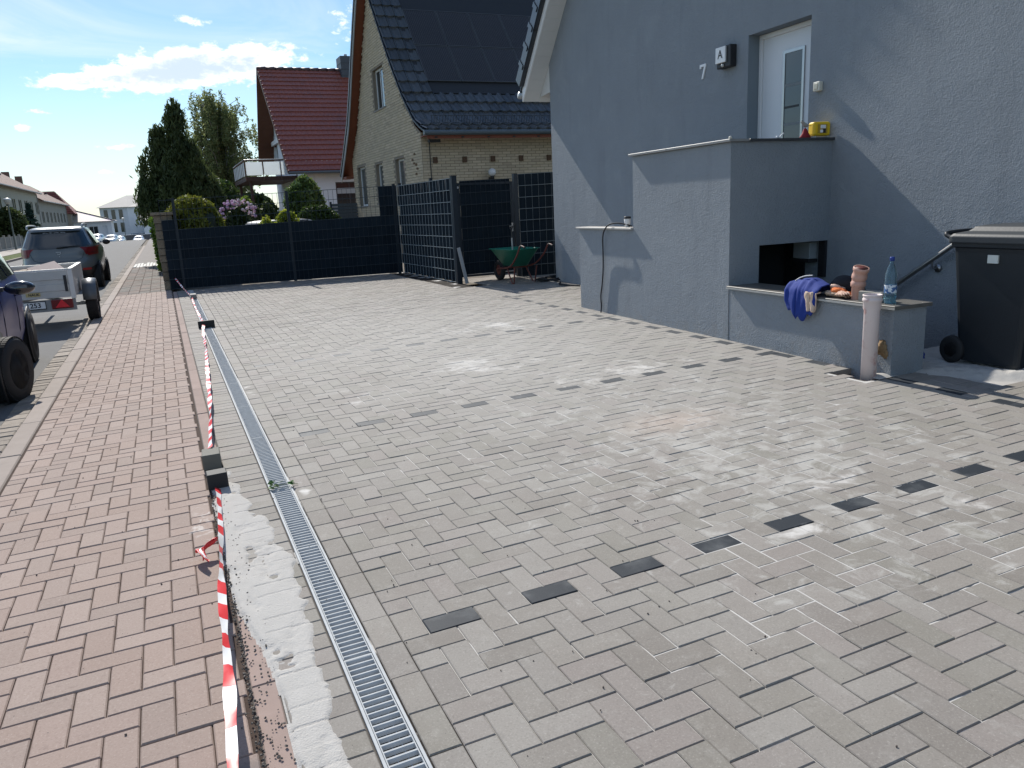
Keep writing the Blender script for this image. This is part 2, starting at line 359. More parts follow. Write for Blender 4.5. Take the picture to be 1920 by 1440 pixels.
for (cx, cy, rx, rz) in ((-60, 1100, 300, 16), (260, 1300, 500, 20)):
    hill.grid(lambda u, w, cx=cx, cy=cy, rx=rx, rz=rz: (cx + rx * (u * 2 - 1), cy + 260 * (w * 2 - 1), -4 + rz * max(0, (1 - (u * 2 - 1) ** 2)) ** .8 * max(0, 1 - (w * 2 - 1) ** 2)), 24, 10)
tag(obj('hills', hill, mat('wooded_hill', (.10, .14, .17), .95, .3, .02)), 'low wooded hills on the horizon', kind='structure')

def kerb(name, x0, x1, y0, y1, top, step, m, ch=.008, label=None, h=.12, jit=0.):
    g = ground(name, label=label); pl = []; y = y0
    while y < y1 - .01:
        L = min(step * (1 + random.uniform(-jit, jit)), y1 - y)
        pl.append((((x0 + x1) / 2 + random.uniform(-jit, jit) * .02, y + L / 2, top - h / 2 + random.uniform(-1, 1) * .002 * (1 + 6 * jit)), (x1 - x0 - .004, round(L, 2) - .006, h), (0, 0, random.uniform(-.002, .002)))); y += L
    pieces(g, 'kerb_stone' if 'kerb' in name else 'gutter_stone', pl, m, maker=lambda d: MB().box((-d[0] / 2, -d[1] / 2, -d[2] / 2), (d[0] / 2, d[1] / 2, d[2] / 2), ch=ch)); return g
kerb('kerb', -1.245, -1.10, -1, 60, .0, 1., m_kerb, label='pale concrete kerb stones beside the red footpath')
kerb('opposite_kerb', -7.55, -7.42, 0, 80, .08, 1., m_kerb, label='kerb of the far side of the street')
kerb('gutter', -1.425, -1.25, -1, 60, -.022, .16, m_gut, .012, 'row of rough weathered gutter stones along the kerb', .1, .22)
kerb('edging_kerb', .040, .122, -.6, 18.4, -.004, 1., m_pink, .004, 'narrow red dusted concrete edging between footpath and driveway')
g = ground('joint_bed', label='sand under the bricks'); b = MB()
def flat(b, x0, y0, x1, y1, z, mi=0): b.add([(x0, y0, z), (x1, y0, z), (x1, y1, z), (x0, y1, z)], [(0, 1, 2, 3)], mi)
flat(b, -1.10, -.8, .038, 30.5, -.0075, 1); flat(b, .038, -.8, .33, 18.4, -.0085, 2)
flat(b, .45, -.8, 4.62, 18.4, -.0062); flat(b, 4.62, -.8, 5.9, 3.4, -.0062); flat(b, 4.62, 3.4, 5.15, 4.06, -.0062); flat(b, 4.62, 4.45, 5.03, 18.0, -.0062); flat(b, 4.84, 4.06, 5.03, 4.45, -.0062); flat(b, 5.03, 9.1, 6.36, 13.0, -.0062); flat(b, 5.15, 3.4, 6.4, 4.5, -.02)
obj('sand_bed', b, [m_jnt, m_rjn, mat('grey_joint_sand', (.09, .08, .07), .95, .4, 25, bump=.4, bs=250)], g)

PY = .1005
def herring(x0, y0, rects, holes=(), shift=(0, 0)):
    """cells of 10 cm; returns clipped bricks (x0,y0,x1,y1,kind,i,j)"""
    out = []
    for (ax, ay, bx, by) in rects:
        for i in range(int(floor((ax - x0) / .1)) - 2, int((bx - x0) / .1) + 3):
            for j in range(int(floor((ay - y0) / PY)) - 2, int((by - y0) / PY) + 3):
                d = (i - j + shift[0]) % 4
                if d == 0: r = (i, j, i + 2, j + 1)
                elif d == 3: r = (i, j, i + 1, j + 2)
                else: continue
                q = [x0 + r[0] * .1, y0 + r[1] * PY, x0 + r[2] * .1, y0 + r[3] * PY]
                c = [max(q[0], ax), max(q[1], ay), min(q[2], bx), min(q[3], by)]
                if c[2] - c[0] < .022 or c[3] - c[1] < .022: continue
                m = ((c[0] + c[2]) / 2, (c[1] + c[3]) / 2)
                if any(h[0] < m[0] < h[2] and h[1] < m[1] < h[3] for h in holes): continue
                out.append((*c, 'H' if d == 0 else 'V', i, j))
    return out
def brick_list(bl, gap=.0025, z=0., jz=.0017, th=.05):
    o = []
    for c in bl:
        w, l = c[2] - c[0] - gap, c[3] - c[1] - gap
        w = round(w, 3); l = round(l, 3)
        o.append((((c[0] + c[2]) / 2 + random.uniform(-1, 1) * .0006, (c[1] + c[3]) / 2 + random.uniform(-1, 1) * .0006, z - th / 2 + random.uniform(-1, 1) * jz), (w, l, th), (random.uniform(-1, 1) * .009, random.uniform(-1, 1) * .009, random.uniform(-1, 1) * .008)))
    return o
PMK = lambda d: MB().box((-d[0] / 2, -d[1] / 2, -d[2] / 2), (d[0] / 2, d[1] / 2, d[2] / 2), ch=.0032)
drive = ground('driveway', label='new driveway of grey bricks laid in herringbone with dotted dark lines')
HX, HY = .655, 2.404
def xr(y):
    if y < 3.4: return 5.9
    if y < 4.2: return 5.15
    if y < 9.1: return 4.84 + (y - 4.37) * .039 + .02
    if y < 13.: return 6.36
    return 4.95
R1 = []
yb = [-.6, 3.4, 4.2] + [4.2 + .6 * k for k in range(1, 8)] + [9.1, 11.02]
for a, b_ in zip(yb[:-1], yb[1:]): R1.append((.555, a, xr((a + b_) / 2), b_))
hole = [(4.60, 4.02, 4.87, 4.45)]
# clip rectangles share edges inside the pattern only at y = 3.4 ... : merge by clipping in x only
full = herring(HX, HY, [(.555, -.6, 6.4, 11.02)], hole)
def clipx(bl):
    o = []
    for c in bl:
        m = (c[1] + c[3]) / 2; X = xr(m)
        if c[0] > X - .03: continue
        o.append((c[0], c[1], min(c[2], X), *c[3:]))
    return o
full = clipx(full)
band = clipx(herring(HX, 11.02, [(.555, 11.035, 4.66, 12.05)], (), (2, 0))) + clipx(herring(HX, HY, [(4.66, 11.035, 6.36, 12.05)]))
farb = clipx(herring(HX, 12.065, [(.555, 12.065, 4.66, 18.35)], (), (1, 0))) + clipx(herring(HX, HY, [(4.66, 12.05, 6.36, 13.0)]))
def isdark(c):
    i, j, k = c[5], c[6], c[4]
    if k == 'H':
        if j in (0, 28, 56) and i % 4 == 0 and 0 <= i <= 40: return True
    else:
        if i == 41 and (c[1] + c[3]) / 2 > 2.6: return True
    return False
dk = [c for c in full + band + farb if isdark(c) and (c[1] < 11.1)]
nd = [c for c in full + band + farb if c not in dk]
pieces(drive, 'brick', brick_list(nd), m_pav, 300, PMK)
pieces(drive, 'brick', brick_list(dk), m_drk, 90, PMK, label='charcoal brick of the dotted line')
# border course right of the drain (stretchers) and soldier course left of it
bc = ground('border_course', label='single row of lengthwise grey bricks along the drain')
y = -.6; L = []
while y < 18.3: L.append((.455, y, .5545, y + .2005, 'V', 0, 0)); y += .2005
pieces(bc, 'brick', brick_list(L), m_pav, 300, PMK)
sc = ground('soldier_course', label='row of crosswise grey bricks between edging and drain')
y = -.6; L = []
while y < 18.35: L.append((.128, y, .326, y + .1002, 'H', 0, 0)); y += .1002
pieces(sc, 'brick', brick_list(L, z=-.001), m_pav, 300, PMK)
# red footpath
pv = ground('footpath', label='footpath of worn red bricks laid in herringbone')
rb = herring(-1.085, .05, [(-1.085, -.6, .028, 18.75)], (), (1, 0))
pieces(pv, 'brick', brick_list(rb, gap=.0035, jz=.0022), m_red, 300, lambda d: MB().box((-d[0] / 2, -d[1] / 2, -d[2] / 2), (d[0] / 2, d[1] / 2, d[2] / 2), ch=.0042))
op = ground('old_footpath', label='older stained footpath paving beyond the new red bricks')
L = []; y = 18.76
while y < 30.3:
    st = .2
    for k in range(5): L.append((-1.085 + k * .221, y, -1.085 + (k + 1) * .221, y + st, 'H', 0, 0))
    y += st
pieces(op, 'slab', brick_list(L, gap=.012, z=-.002, jz=.003), m_old, 300)
L = [(-1.085 + k * .105, 30.45, -1.085 + (k + 1) * .105, 33.2, 'H', 0, 0) for k in range(10)]
pieces(op, 'light_slab', brick_list(L, gap=.02, z=.004), mat('pale_slab', (.5, .49, .46), .8, .1), 300)

# ------------------------------------------------------------ drain channel
dr = ground('drain_channel', label=None); del dr['kind']; tag(dr, 'long linear drain with galvanised slotted grate between the grey bricks', 'drain')
for x0, x1 in ((.331, .340), (.440, .449)):
    obj('frame_rail', MB().box((x0, -.6, -.03), (x1, 18.3, .0015)), m_zinc, dr)
obj('channel_body', MB().box((.33, -.6, -.14), (.45, 18.3, -.06)), mat('channel_black', (.006, .006, .007), .8), dr)
def grate(nb, y0):
    b = MB(); L = 1. / nb
    for k in range(nb):
        y = y0 + (k + .4) * L; z0, z1 = -.017, -.0012
        b.add([(.343, y - .16 * L, z0 + .004), (.437, y - .16 * L, z0 + .004), (.437, y - .05 * L, z1 - .002), (.343, y - .05 * L, z1 - .002), (.437, y, z1), (.343, y, z1), (.437, y + .20 * L, z1), (.343, y + .20 * L, z1), (.437, y + .24 * L, z0), (.343, y + .24 * L, z0)],
              [(0, 1, 2, 3), (3, 2, 4, 5), (5, 4, 6, 7), (7, 6, 8, 9)])
    b.box((.342, y0, -.018), (.3455, y0 + .992, -.0005)); b.box((.4345, y0, -.018), (.438, y0 + .992, -.0005))
    for x in (.374, .404): b.box((x, y0 + .004, -.022), (x + .0025, y0 + .99, -.012))
    b.box((.3456, y0 + .984, -.018), (.4344, y0 + .992, -.0005)); return b
for k in range(19): obj('grate', grate(32, -.6 + k), m_zinc, dr)

# ------------------------------------------------------------ sand spread as height fields
def hf(name, x0, x1, y0, y1, step, fn, m, label, kind='stuff', par=None):
    nx = int((x1 - x0) / step); ny = int((y1 - y0) / step)
    X = np.linspace(x0, x1, nx + 1); Y = np.linspace(y0, y1, ny + 1); XX, YY = np.meshgrid(X, Y)
    Z = fn(XX, YY); v = np.stack([XX.ravel(), YY.ravel(), Z.ravel()], -1)
    idx = np.arange((nx + 1) * (ny + 1)).reshape(ny + 1, nx + 1)
    q = np.stack([idx[:-1, :-1].ravel(), idx[:-1, 1:].ravel(), idx[1:, 1:].ravel(), idx[1:, :-1].ravel()], -1)
    keep = (Z.ravel()[q].max(1) > -.005) if par is None else np.ones(len(q), bool)
    q = q[keep]; b = MB(); b.v = [tuple(p) for p in v.tolist()]; b.f = [tuple(p) for p in q.tolist()]; b.mi = [0] * len(q); b.sm = [True] * len(q)
    e = ground(name) if False else None
    o = obj(name, b, m); o.rotation_euler = (0, -TH, 0); tag(o, label, kind=kind); return o
def vnoise(X, Y, s, seed, oct=4):
    out = 0; amp = 1; tot = 0; r = np.random.default_rng(seed)
    for k in range(oct):
        G = r.random((64, 64)); x = X / s * 2 ** k + 13.3; y = Y / s * 2 ** k + 7.7
        i = np.floor(x).astype(int); j = np.floor(y).astype(int); u = x - i; w = y - j; u = u * u * (3 - 2 * u); w = w * w * (3 - 2 * w)
        g = lambda a, b_: G[a % 64, b_ % 64]
        out = out + amp * ((g(i, j) * (1 - u) + g(i + 1, j) * u) * (1 - w) + (g(i, j + 1) * (1 - u) + g(i + 1, j + 1) * u) * w); tot += amp; amp *= .55
    return out / tot
def sg(a, b_, x): t = np.clip((x - a) / (b_ - a), 0, 1); return t * t * (3 - 2 * t)
def sandA(X, Y):
    n = vnoise(X, Y * .6, .07, 3, 5); L = .045 + .085 * sg(3.2, 2.3, Y)          # left limit moves onto the soldier course nearby
    right = .312 - .085 * sg(3.5, 4.6, Y) - .03 * sg(2.6, 1.6, Y) + .11 * (vnoise(X, Y, .22, 31, 3) - .5)
    m = sg(L - .035, L + .02, X) * sg(right + .02, right - .06, X) * sg(5.15, 4.4, Y - .6 * (n - .5))
    m = m * (1 - .0 * Y); f = m + (n - .5) * .9 - .55 * sg(.60, .72, vnoise(X, Y, .16, 33, 4)) * sg(.10, .17, X)
    joint = np.abs(((Y + .6) / .1002) % 1 - .5) * 2; jm = sg(.93, 1.0, joint)
    return -.0050 + .0098 * sg(.50, 1.0, f) - .0045 * jm * (X > .128)
hf('sand_film', .02, .33, 1.0, 5.3, .006, sandA, m_sand, 'thin film of white jointing sand swept over the crosswise bricks by the drain')
def sandB(X, Y):
    n = vnoise(X, Y, .35, 5, 6); n2 = vnoise(X, Y, .05, 9, 3)
    edge = 5.02 + .62 * sg(4.0, 3.0, Y) + .10 * (n - .5)
    m = sg(edge - .02, edge + .22, X)
    h = .040 * m + .075 * m * np.exp(-((X - 5.75) / .45) ** 2 - ((Y - 3.15) / .45) ** 2) + .034 * m * (n - .5) * 2 + .010 * m * (n2 - .5) * 2
    return -.012 + h
hf('sand_pile', 4.95, 7.2, 2.2, 4.45, .014, sandB, m_sand, 'loose heap of white sand on the ground under the black bins', par=True)
def sandC(X, Y):
    n = vnoise(X, Y, .25, 12, 5)
    m = sg(5.1, 5.4, X) * sg(12.55, 12.95, Y + .5 * (n - .5))
    return -.014 + .022 * m * n * 1.6 + .012 * m * (vnoise(X, Y, .06, 2, 3) - .5)
hf('sand_patch', 4.95, 6.34, 12.3, 14.4, .03, sandC, mat('brown_sand', (.27, .24, .205), .95, .3, 12, bump=.7, bs=90, bd=.01), 'grey brown levelled earth in front of the gate')
def sandJ(X, Y):
    g = np.maximum(np.exp(-((X - 2.9) / 1.5) ** 2 - ((Y - 3.3) / 2.2) ** 2) * .34, np.exp(-((X - 2.6) / 1.3) ** 2 - ((Y - 6.6) / 2.) ** 2) * .34)
    f = g + .75 * (vnoise(X, Y, .55, 21, 5) - .5) + .35 * (vnoise(X, Y, .09, 22, 3) - .5)
    return -.006 + .0035 * sg(.12, .22, f)
hf('joint_sand', .6, 4.6, 1.0, 9.6, .03, sandJ, mat('bright_sand', (.50, .485, .46), .95, .1, 14), 'white sand brushed into the joints between the grey bricks', par=True)
# loose grit along the edging
gb = MB(); rr = random.Random(4)
for k in range(900):
    y = 1.2 + (rr.random() ** 1.6) * 3.2; x = rr.gauss(.035, .006) if rr.random() < .55 else rr.gauss(.075, .03)
    if x > .125: continue
    s_ = rr.uniform(.0012, .0042); M = Matrix.Translation((x, y, s_ * .6 + .0005)) @ Euler((rr.random() * 6, rr.random() * 6, rr.random() * 6)).to_matrix().to_4x4()
    gb.box((-s_, -s_ * .8, -s_ * .7), (s_, s_ * .8, s_ * .7), M=M)
o = obj('grit', gb, mat('grit', (.13, .115, .10), .9, .5, 90)); o.rotation_euler = (0, -TH, 0); tag(o, 'dark loose grit scattered along the narrow edging stones', kind='stuff')
gb = MB()
for k in range(160):
    x = rr.uniform(-1., 1.9) if rr.random() < .8 else rr.uniform(4.9, 6.); y = rr.uniform(1.2, 6)
    s_ = rr.uniform(.002, .005); M = Matrix.Translation((x, y, s_ * .5 + .001)) @ Euler((rr.random() * 6, rr.random() * 6, rr.random() * 6)).to_matrix().to_4x4()
    gb.blob((0, 0, 0), (s_, s_ * .8, s_ * .6), 6, 4, M=M)
o = obj('pebbles', gb, mat('pebble', (.10, .08, .07), .9, .5, 90)); o.rotation_euler = (0, -TH, 0); tag(o, 'small dark pebbles lying about on the bricks', kind='stuff')
# ------------------------------------------------------------ the blue grey house (its own frame: x' into the house, y' along the facade away from us)
HA = radians(2.23); OH = Vector((5.028, 9.149, 0))
EX = Vector((cos(HA), -sin(HA), 0)); EY = Vector((sin(HA), cos(HA), 0))
def hw(x, y, z): return OH + EX * x + EY * y + Vector((0, 0, z))
def hthing(name, label, cat, p=(0, 0, 0), rot=0., group=None): return thing(name, label, cat, hw(*p), -HA + rot, group)
house = hthing('rendered_house', 'big blue grey rendered house with white front door above a walled landing', 'house')
XW = 1.21; RZ0 = 3.38; SL = 1.12; YR = -3.2; ZR = 3.785 + (RZ0 - YR) * SL
DY0, DY1, DZ0, DZ1 = -2.815, -1.855, 1.12, 3.18
YB = YR - (RZ0 - YR)
def zroof(y): return ZR - abs(y - YR) * SL
# main facade, built round the door opening (front sheet + reveals + back)
b = MB()
def fq(y0, y1, zf0, zf1):   # vertical strip with sloping top
    b.add([(XW, y0, -1.6), (XW, y1, -1.6), (XW, y1, zf1), (XW, y0, zf0)], [(3, 2, 1, 0)])
fq(YB, DY0, zroof(YB), zroof(DY0)) if YB > -99 and False else None
b.add([(XW, YB, -1.6), (XW, DY0, -1.6), (XW, DY0, DZ1), (XW, DY0, zroof(DY0)), (XW, YR, ZR), (XW, YB, zroof(YB))], [(5, 4, 3, 2, 1, 0)])
b.add([(XW, DY1, -1.6), (XW, RZ0, -1.6), (XW, RZ0, zroof(RZ0)), (XW, DY1, zroof(DY1))], [(3, 2, 1, 0)])
b.add([(XW, DY0, DZ1), (XW, DY1, DZ1), (XW, DY1, zroof(DY1)), (XW, DY0, zroof(DY0))], [(3, 2, 1, 0)])
b.add([(XW, DY0, -1.6), (XW, DY1, -1.6), (XW, DY1, DZ0), (XW, DY0, DZ0)], [(3, 2, 1, 0)])
obj('facade', b, m_stuc, house)
b = MB(); D = .22
b.add([(XW, DY0, DZ0), (XW + D, DY0, DZ0), (XW + D, DY0, DZ1), (XW, DY0, DZ1)], [(0, 1, 2, 3)])
b.add([(XW, DY1, DZ0), (XW + D, DY1, DZ0), (XW + D, DY1, DZ1), (XW, DY1, DZ1)], [(3, 2, 1, 0)])
b.add([(XW, DY0, DZ1), (XW + D, DY0, DZ1), (XW + D, DY1, DZ1), (XW, DY1, DZ1)], [(0, 1, 2, 3)])
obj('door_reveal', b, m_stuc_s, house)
b = MB(); b.add([(XW, RZ0, -1.6), (XW + 9, RZ0, -1.6), (XW + 9, RZ0, 3.78), (XW, RZ0, 3.78)], [(0, 1, 2, 3)])
b.add([(XW, YB, -1.6), (XW + 9, YB, -1.6), (XW + 9, YB, 3.78), (XW, YB, 3.78)], [(3, 2, 1, 0)])
b.add([(XW + 9, YB, -1.6), (XW + 9, RZ0, -1.6), (XW + 9, RZ0, 3.78), (XW + 9, YR, ZR), (XW + 9, YB, 3.78)], [(0, 1, 2, 3, 4)])
obj('wall', b, m_stuc, house)
# door
do = obj('door', MB().box((XW + D - .05, DY0 + .001, DZ0), (XW + D, DY1 - .001, DZ1 - .001)), mat('door_white', (.66, .68, .71), .4, .015), house)
b = MB()
for a, c in (((DY0 + .002, DZ0), (DY0 + .05, DZ1)), ((DY1 - .05, DZ0), (DY1 - .002, DZ1)), ((DY0 + .05, DZ1 - .05), (DY1 - .05, DZ1 - .002))):
    b.box((XW + D - .075, a[0], a[1]), (XW + D - .051, c[0], c[1]))
obj('door_frame', b, mat('frame_white', (.72, .72, .73), .4, .02), do, mod=bev(.003, 1))
gy0, gy1, gz0, gz1 = -2.53, -2.27, 1.28, 2.92
obj('glass_pane', MB().box((XW + D - .058, gy0, gz0), (XW + D - .051, gy1, gz1)), mat('door_glass', (.06, .075, .085), .12, .02, spec=.7), do)
b = MB()
for a, c in (((gy0 - .03, gz0 - .03), (gy0, gz1 + .03)), ((gy1, gz0 - .03), (gy1 + .03, gz1 + .03)), ((gy0, gz0 - .03), (gy1, gz0)), ((gy0, gz1), (gy1, gz1 + .03))):
    b.box((XW + D - .066, a[0], a[1]), (XW + D - .05, c[0], c[1]))
obj('glazing_trim', b, m_steel, do)
for z in (2.36, 1.86): obj('glass_stripe', MB().box((XW + D - .062, gy0 + .04, z), (XW + D - .058, gy1 - .01, z + .022)), m_black, do)
for z in (2.7, 2.3, 1.8): obj('glass_band', MB().box((XW + D - .0605, gy0 + .002, z - .12), (XW + D - .058, gy1 - .002, z - .09)), mat('frosted', (.16, .18, .19), .5), do)
b = MB(); b.tube([(XW + D - .11, -2.72, 1.45), (XW + D - .11, -2.72, 2.75)], .016, 10)
for z in (1.6, 2.6): b.tube([(XW + D - .11, -2.72, z), (XW + D - .05, -2.72, z)], .01, 8)
obj('pull_handle', b, m_steel, do)
# verge: soffit boards, barge board, tiles
XV = .92; YE = 3.86
m_soff = mat('soffit_white', (.62, .62, .61), .55, .04)
def along(y): return zroof(y)
nb = 60; 
ys = [YE - .145 * k for k in range(nb) if YE - .145 * k > YR + .1]
for k, y in enumerate(ys[:46]):
    y2 = y - .141; b = MB(); z0, z1 = zroof(y), zroof(y2)
    b.add([(XV, y, z0), (XW, y, z0), (XW, y2, z1), (XV, y2, z1), (XV, y, z0 + .012), (XW, y, z0 + .012), (XW, y2, z1 + .012), (XV, y2, z1 + .012)], [(0, 3, 2, 1), (4, 5, 6, 7), (0, 1, 5, 4), (2, 3, 7, 6), (1, 2, 6, 5), (3, 0, 4, 7)])
    obj('soffit_board', b, m_soff, house)
obj('barge_board', MB().prism([(YE, zroof(YE) - .005), (YE, zroof(YE) + .19), (YR, ZR + .19), (YR, ZR - .005)], XV - .022, XV - .002), mat('barge_white', (.82, .82, .82), .45, .03), house)
obj('eave_box', MB().prism([(RZ0 + .002, 3.34), (YE - .003, 3.31), (YE - .003, zroof(YE) - .004), (RZ0 + .002, zroof(RZ0) - .006)], XW + .001, XW + 9, 0), m_soff, house)
rf = obj('roof_deck', MB().prism([(YE + .06, zroof(YE + .06) + .19), (YE + .06, zroof(YE + .06) + .23), (YR, ZR + .27), (2 * YR - YE - .06, zroof(YE + .06) + .23), (2 * YR - YE - .06, zroof(YE + .06) + .19), (YR, ZR + .23)], XV - .05, XW + 9.2), m_anth, house)
m_vt = mat('glazed_dark_tile', (.02, .024, .03), .28, .15, 4, spec=.6)
def vt_old(d):
    b = MB(); L, w, h = d[1], d[0], d[2]
    b.add([(-w / 2, -L / 2, -.10), (-w / 2, -L / 2, .03), (w / 2, -L / 2, .03), (-w / 2, L / 2, -.13), (-w / 2, L / 2, -.005), (w / 2, L / 2, -.005), (w / 2, L / 2, .01), (-w / 2, L / 2, .018), (-w / 2, -L / 2, .055), (w / 2, -L / 2, .05)],
          [(0, 1, 4, 3), (1, 8, 7, 4), (8, 9, 6, 7), (4, 7, 6, 5), (1, 2, 9, 8)]); return b
def vt(d):
    L, w = d[1], d[0]; return MB().box((-w / 2, -L / 2, -.17), (w / 2, L / 2, .02)).box((-w / 2 - .012, -L / 2 - .01, -.13), (w / 2, -L / 2 + .07, .045))
pl = []; ang = math.atan(SL); k = 0; y = YE + .05
while y > YR:
    y -= .34 * cos(ang)
    pl.append(((XV - .01, y + .1, zroof(y + .1) + .40), (.2, .36, .1), (-ang, 0, 0)))
pieces(house, 'verge_tile', pl, m_vt, 40, vt)
b = MB(); b.lathe([(.062, 0), (.062, 9.5)], 12, 'x', (XV - .06, YE + .075, 3.36)); obj('gutter', b, mat('titan_zinc', (.42, .44, .45), .45, .1, metal=.5), house)

# landing block with parapets, capped in dark stone
st = hthing('entrance_landing', 'blue grey walled landing and steps in front of the white house door', 'staircase')
YC = -3.167; T = .16
def blockwall(name, verts, par=st): return obj(name, verts, m_stuc, par)
YU = -1.39
b = MB()
b.prism([(YC, -.3), (YU, -.3), (YU, 1.957), (YC, 1.957)], 0, T)                              # street side, upper
b.prism([(YU, -.3), (0., -.3), (0., 1.137), (YU, 1.137)], 0, T)                              # street side, lower
obj('parapet_wall', b, m_stuc, st)
b = MB()  # return face with the cellar opening
b.add([(T, YC, -.3), (.352, YC, -.3), (.352, YC, .99), (T, YC, .99)], [(0, 1, 2, 3)])
b.add([(T, YC, .99), (XW, YC, .99), (XW, YC, 1.957), (T, YC, 1.957)], [(0, 1, 2, 3)])
b.add([(.352, YC, -.3), (.352, YC + .8, -.3), (.352, YC + .8, .99), (.352, YC, .99)], [(0, 1, 2, 3)])
b.add([(.352, YC, .99), (.352, YC + T, .99), (XW, YC + T, .99), (XW, YC, .99)], [(0, 1, 2, 3)])
b.add([(.352, YC, -1.5), (.352, YC + .8, -1.5), (.352, YC + .8, -.3), (.352, YC, -.3)], [(0, 1, 2, 3)])
obj('return_wall', b, m_stuc, st)
b = MB(); b.box((T, YC + T, 1.957 - .14), (T, YC + T, 1.957)) if False else None
b.box((T, YC + .002, .995), (XW, -1.5, 1.11))
obj('landing_slab', b, m_slate, st)
for k in range(6): obj('step', MB().box((T, -1.5 + k * .28, .2), (XW, -1.22 + k * .28, .93 - k * .17)), m_slate, st)
obj('cellar_back', MB().box((.352, YC + .62, -1.6), (XW, YC + .66, .99)), mat('cellar_dark', (.01, .012, .014), .9), st)  # near-black back panel: the dark void is put into its colour
obj('cellar_shade_door', MB().box((XW - .012, YC + .31, -1.5), (XW - .002, YC + .62, .97)), m_black, st)  # dark door panel, shade under the landing put into its black
obj('cellar_door_post', MB().box((XW - .03, YC + .01, .62), (XW - .002, YC + .10, .99)), m_black, st)
def coping(name, poly, x0, x1, m=m_slate, par=st, ax=0): return obj(name, MB().prism(poly, x0, x1, ax), m, par, mod=bev(.003, 1))
for (a, c) in ((YC - .03, -2.13), (-2.127, YU + .04)):
    coping('coping_stone', [(a, 1.960), (c, 1.960), (c, 1.985), (a, 1.985)], -.035, T + .03, mat('coping_grey', (.23, .23, .225), .5, .15, 15))
coping('coping_stone', [(YC - .035, 1.959), (YC + T + .02, 1.959), (YC + T + .02, 1.983), (YC - .035, 1.983)], T + .033, XW - .002)
coping('coping_stone', [(YU + .0, 1.140), (.035, 1.140), (.035, 1.163), (YU + .0, 1.163)], -.035, T + .03, mat('coping_pale', (.42, .40, .37), .5, .15, 15))
obj('mortar_knob', MB().blob((-.02, YC - .015, 1.995), .016, 8, 6), mat('cream', (.6, .58, .5), .6), st)
# low parapet of the cellar steps
lw = hthing('cellar_parapet', 'low blue grey wall with dark stone cap guarding the cellar steps', 'wall')
YN = -5.116
b = MB(); b.box((0, YN, -.3), (.325, YC - .002, .598)); obj('wall_core', b, m_stuc, lw); obj('expansion_joint', MB().box((-.002, YC - .008, .0), (.0, YC - .003, .598)), mat('joint_dark', (.05, .055, .06), .9), lw)
for a, c in ((YC - .002, -4.16), (-4.163, YN - .03)):
    coping('cap_stone', [(c, .600), (a, .600), (a, .628), (c, .628)], -.03, .352, mat('cap_brown_grey', (.115, .11, .10), .5, .2, 15), lw)
obj('cap_edge', MB().box((-.034, YN - .03, .601), (-.0305, YC, .616)), mat('cap_edge_pale', (.42, .41, .38), .5), lw)
b = MB()
for k in range(7): b.box((.33, YC - .25 * k - .25, -1.3), (XW, YC - .25 * k, -.95 + k * .17))
obj('cellar_steps', b, mat('concrete_step', (.14, .14, .135), .9), lw)
b = MB(); b.blob((.0, -5.03, .30), (.03, .045, .055), 16, 12, jit=.3); b.blob((.0, -5.06, .26), (.02, .03, .035), 12, 8, jit=.3); obj('foam_plug', b, mat('foam', (.26, .17, .085), .9, .3, 60, bump=.4, bs=100), lw)
# things fixed to the facade
n = hthing('house_number', 'white house number seven on the blue grey facade', 'house number', (XW, -1.035, 2.86))
b = MB(); b.prism([(-.065, .165), (.055, .165), (.055, .142), (-.001, 0), (-.03, 0), (.022, .137), (-.038, .137), (-.038, .12), (-.065, .12)][::-1], -.015, -.002)
b.v = [(x, -y, z) for x, y, z in b.v]; obj('digit', b, m_white, n, fixn=True)
l = hthing('wall_light', 'black square wall lamp with a white panel showing the letter A', 'wall lamp', (XW, -1.53, 2.90))
b = MB(); b.box((-.09, -.125, 0), (-.001, .125, .235)); obj('housing', b, m_black, l, mod=bev(.01))
obj('lit_panel', MB().box((-.115, -.06, .055), (-.092, .115, .225)), m_white, l, mod=bev(.004))
obj('sensor', MB().blob((-.1, .0, .025), .018, 10, 8), mat('sensor_white', (.6, .6, .58), .3), l)
def text(s, size, loc, rot, m, parent, name='lettering', ext=.0012, bold=0):
    c = bpy.data.curves.new(name, 'FONT'); c.body = s; c.size = size; c.extrude = ext; c.offset = bold; c.align_x = 'CENTER'; c.align_y = 'CENTER'
    o = bpy.data.objects.new(name, c); COL.objects.link(o); bpy.context.view_layer.update()
    me = bpy.data.meshes.new_from_object(o); bpy.data.objects.remove(o); me.materials.clear(); me.materials.append(m)
    o = link(bpy.data.objects.new(name, me), parent); o.location = loc; o.rotation_euler = rot; return o
text('A', .13, (-.1165, .028, .142), (pi / 2, 0, -pi / 2), m_black, l, bold=.001)
s = hthing('light_switch', 'small square cream switch on the facade right of the door', 'switch', (XW, -2.965, 2.485))
obj('cover_plate', MB().box((-.05, -.043, -.045), (-.001, .043, .045)), mat('cream_plastic', (.66, .64, .56), .4, .03), s, mod=bev(.008))
obj('rocker', MB().box((-.058, -.026, -.028), (-.05, .026, .028)), mat('cream_plastic2', (.56, .53, .43), .4, .03), s, mod=bev(.004))
r = hthing('handrail', 'round steel handrail on the facade running down behind the black bin', 'handrail')
b = MB(); b.tube([(XW - .08, -4.86, 1.128), (XW - .08, -3.5, .215)], .021, 14); obj('rail', b, m_steel, r)
for y in (-4.46,):
    zr = .215 + (-3.5 - y) * .671; b = MB(); b.tube([(XW - .08, y, zr - .015), (XW - .078, y, zr - .06), (XW - .06, y, zr - .078), (XW - .005, y, zr - .08)], .007, 8)
    b.lathe([(.035, -.012), (.033, -.004), (0, -.003)][::-1], 16, 'x', (XW, y, zr - .08)); obj('bracket', b, m_steel, r)
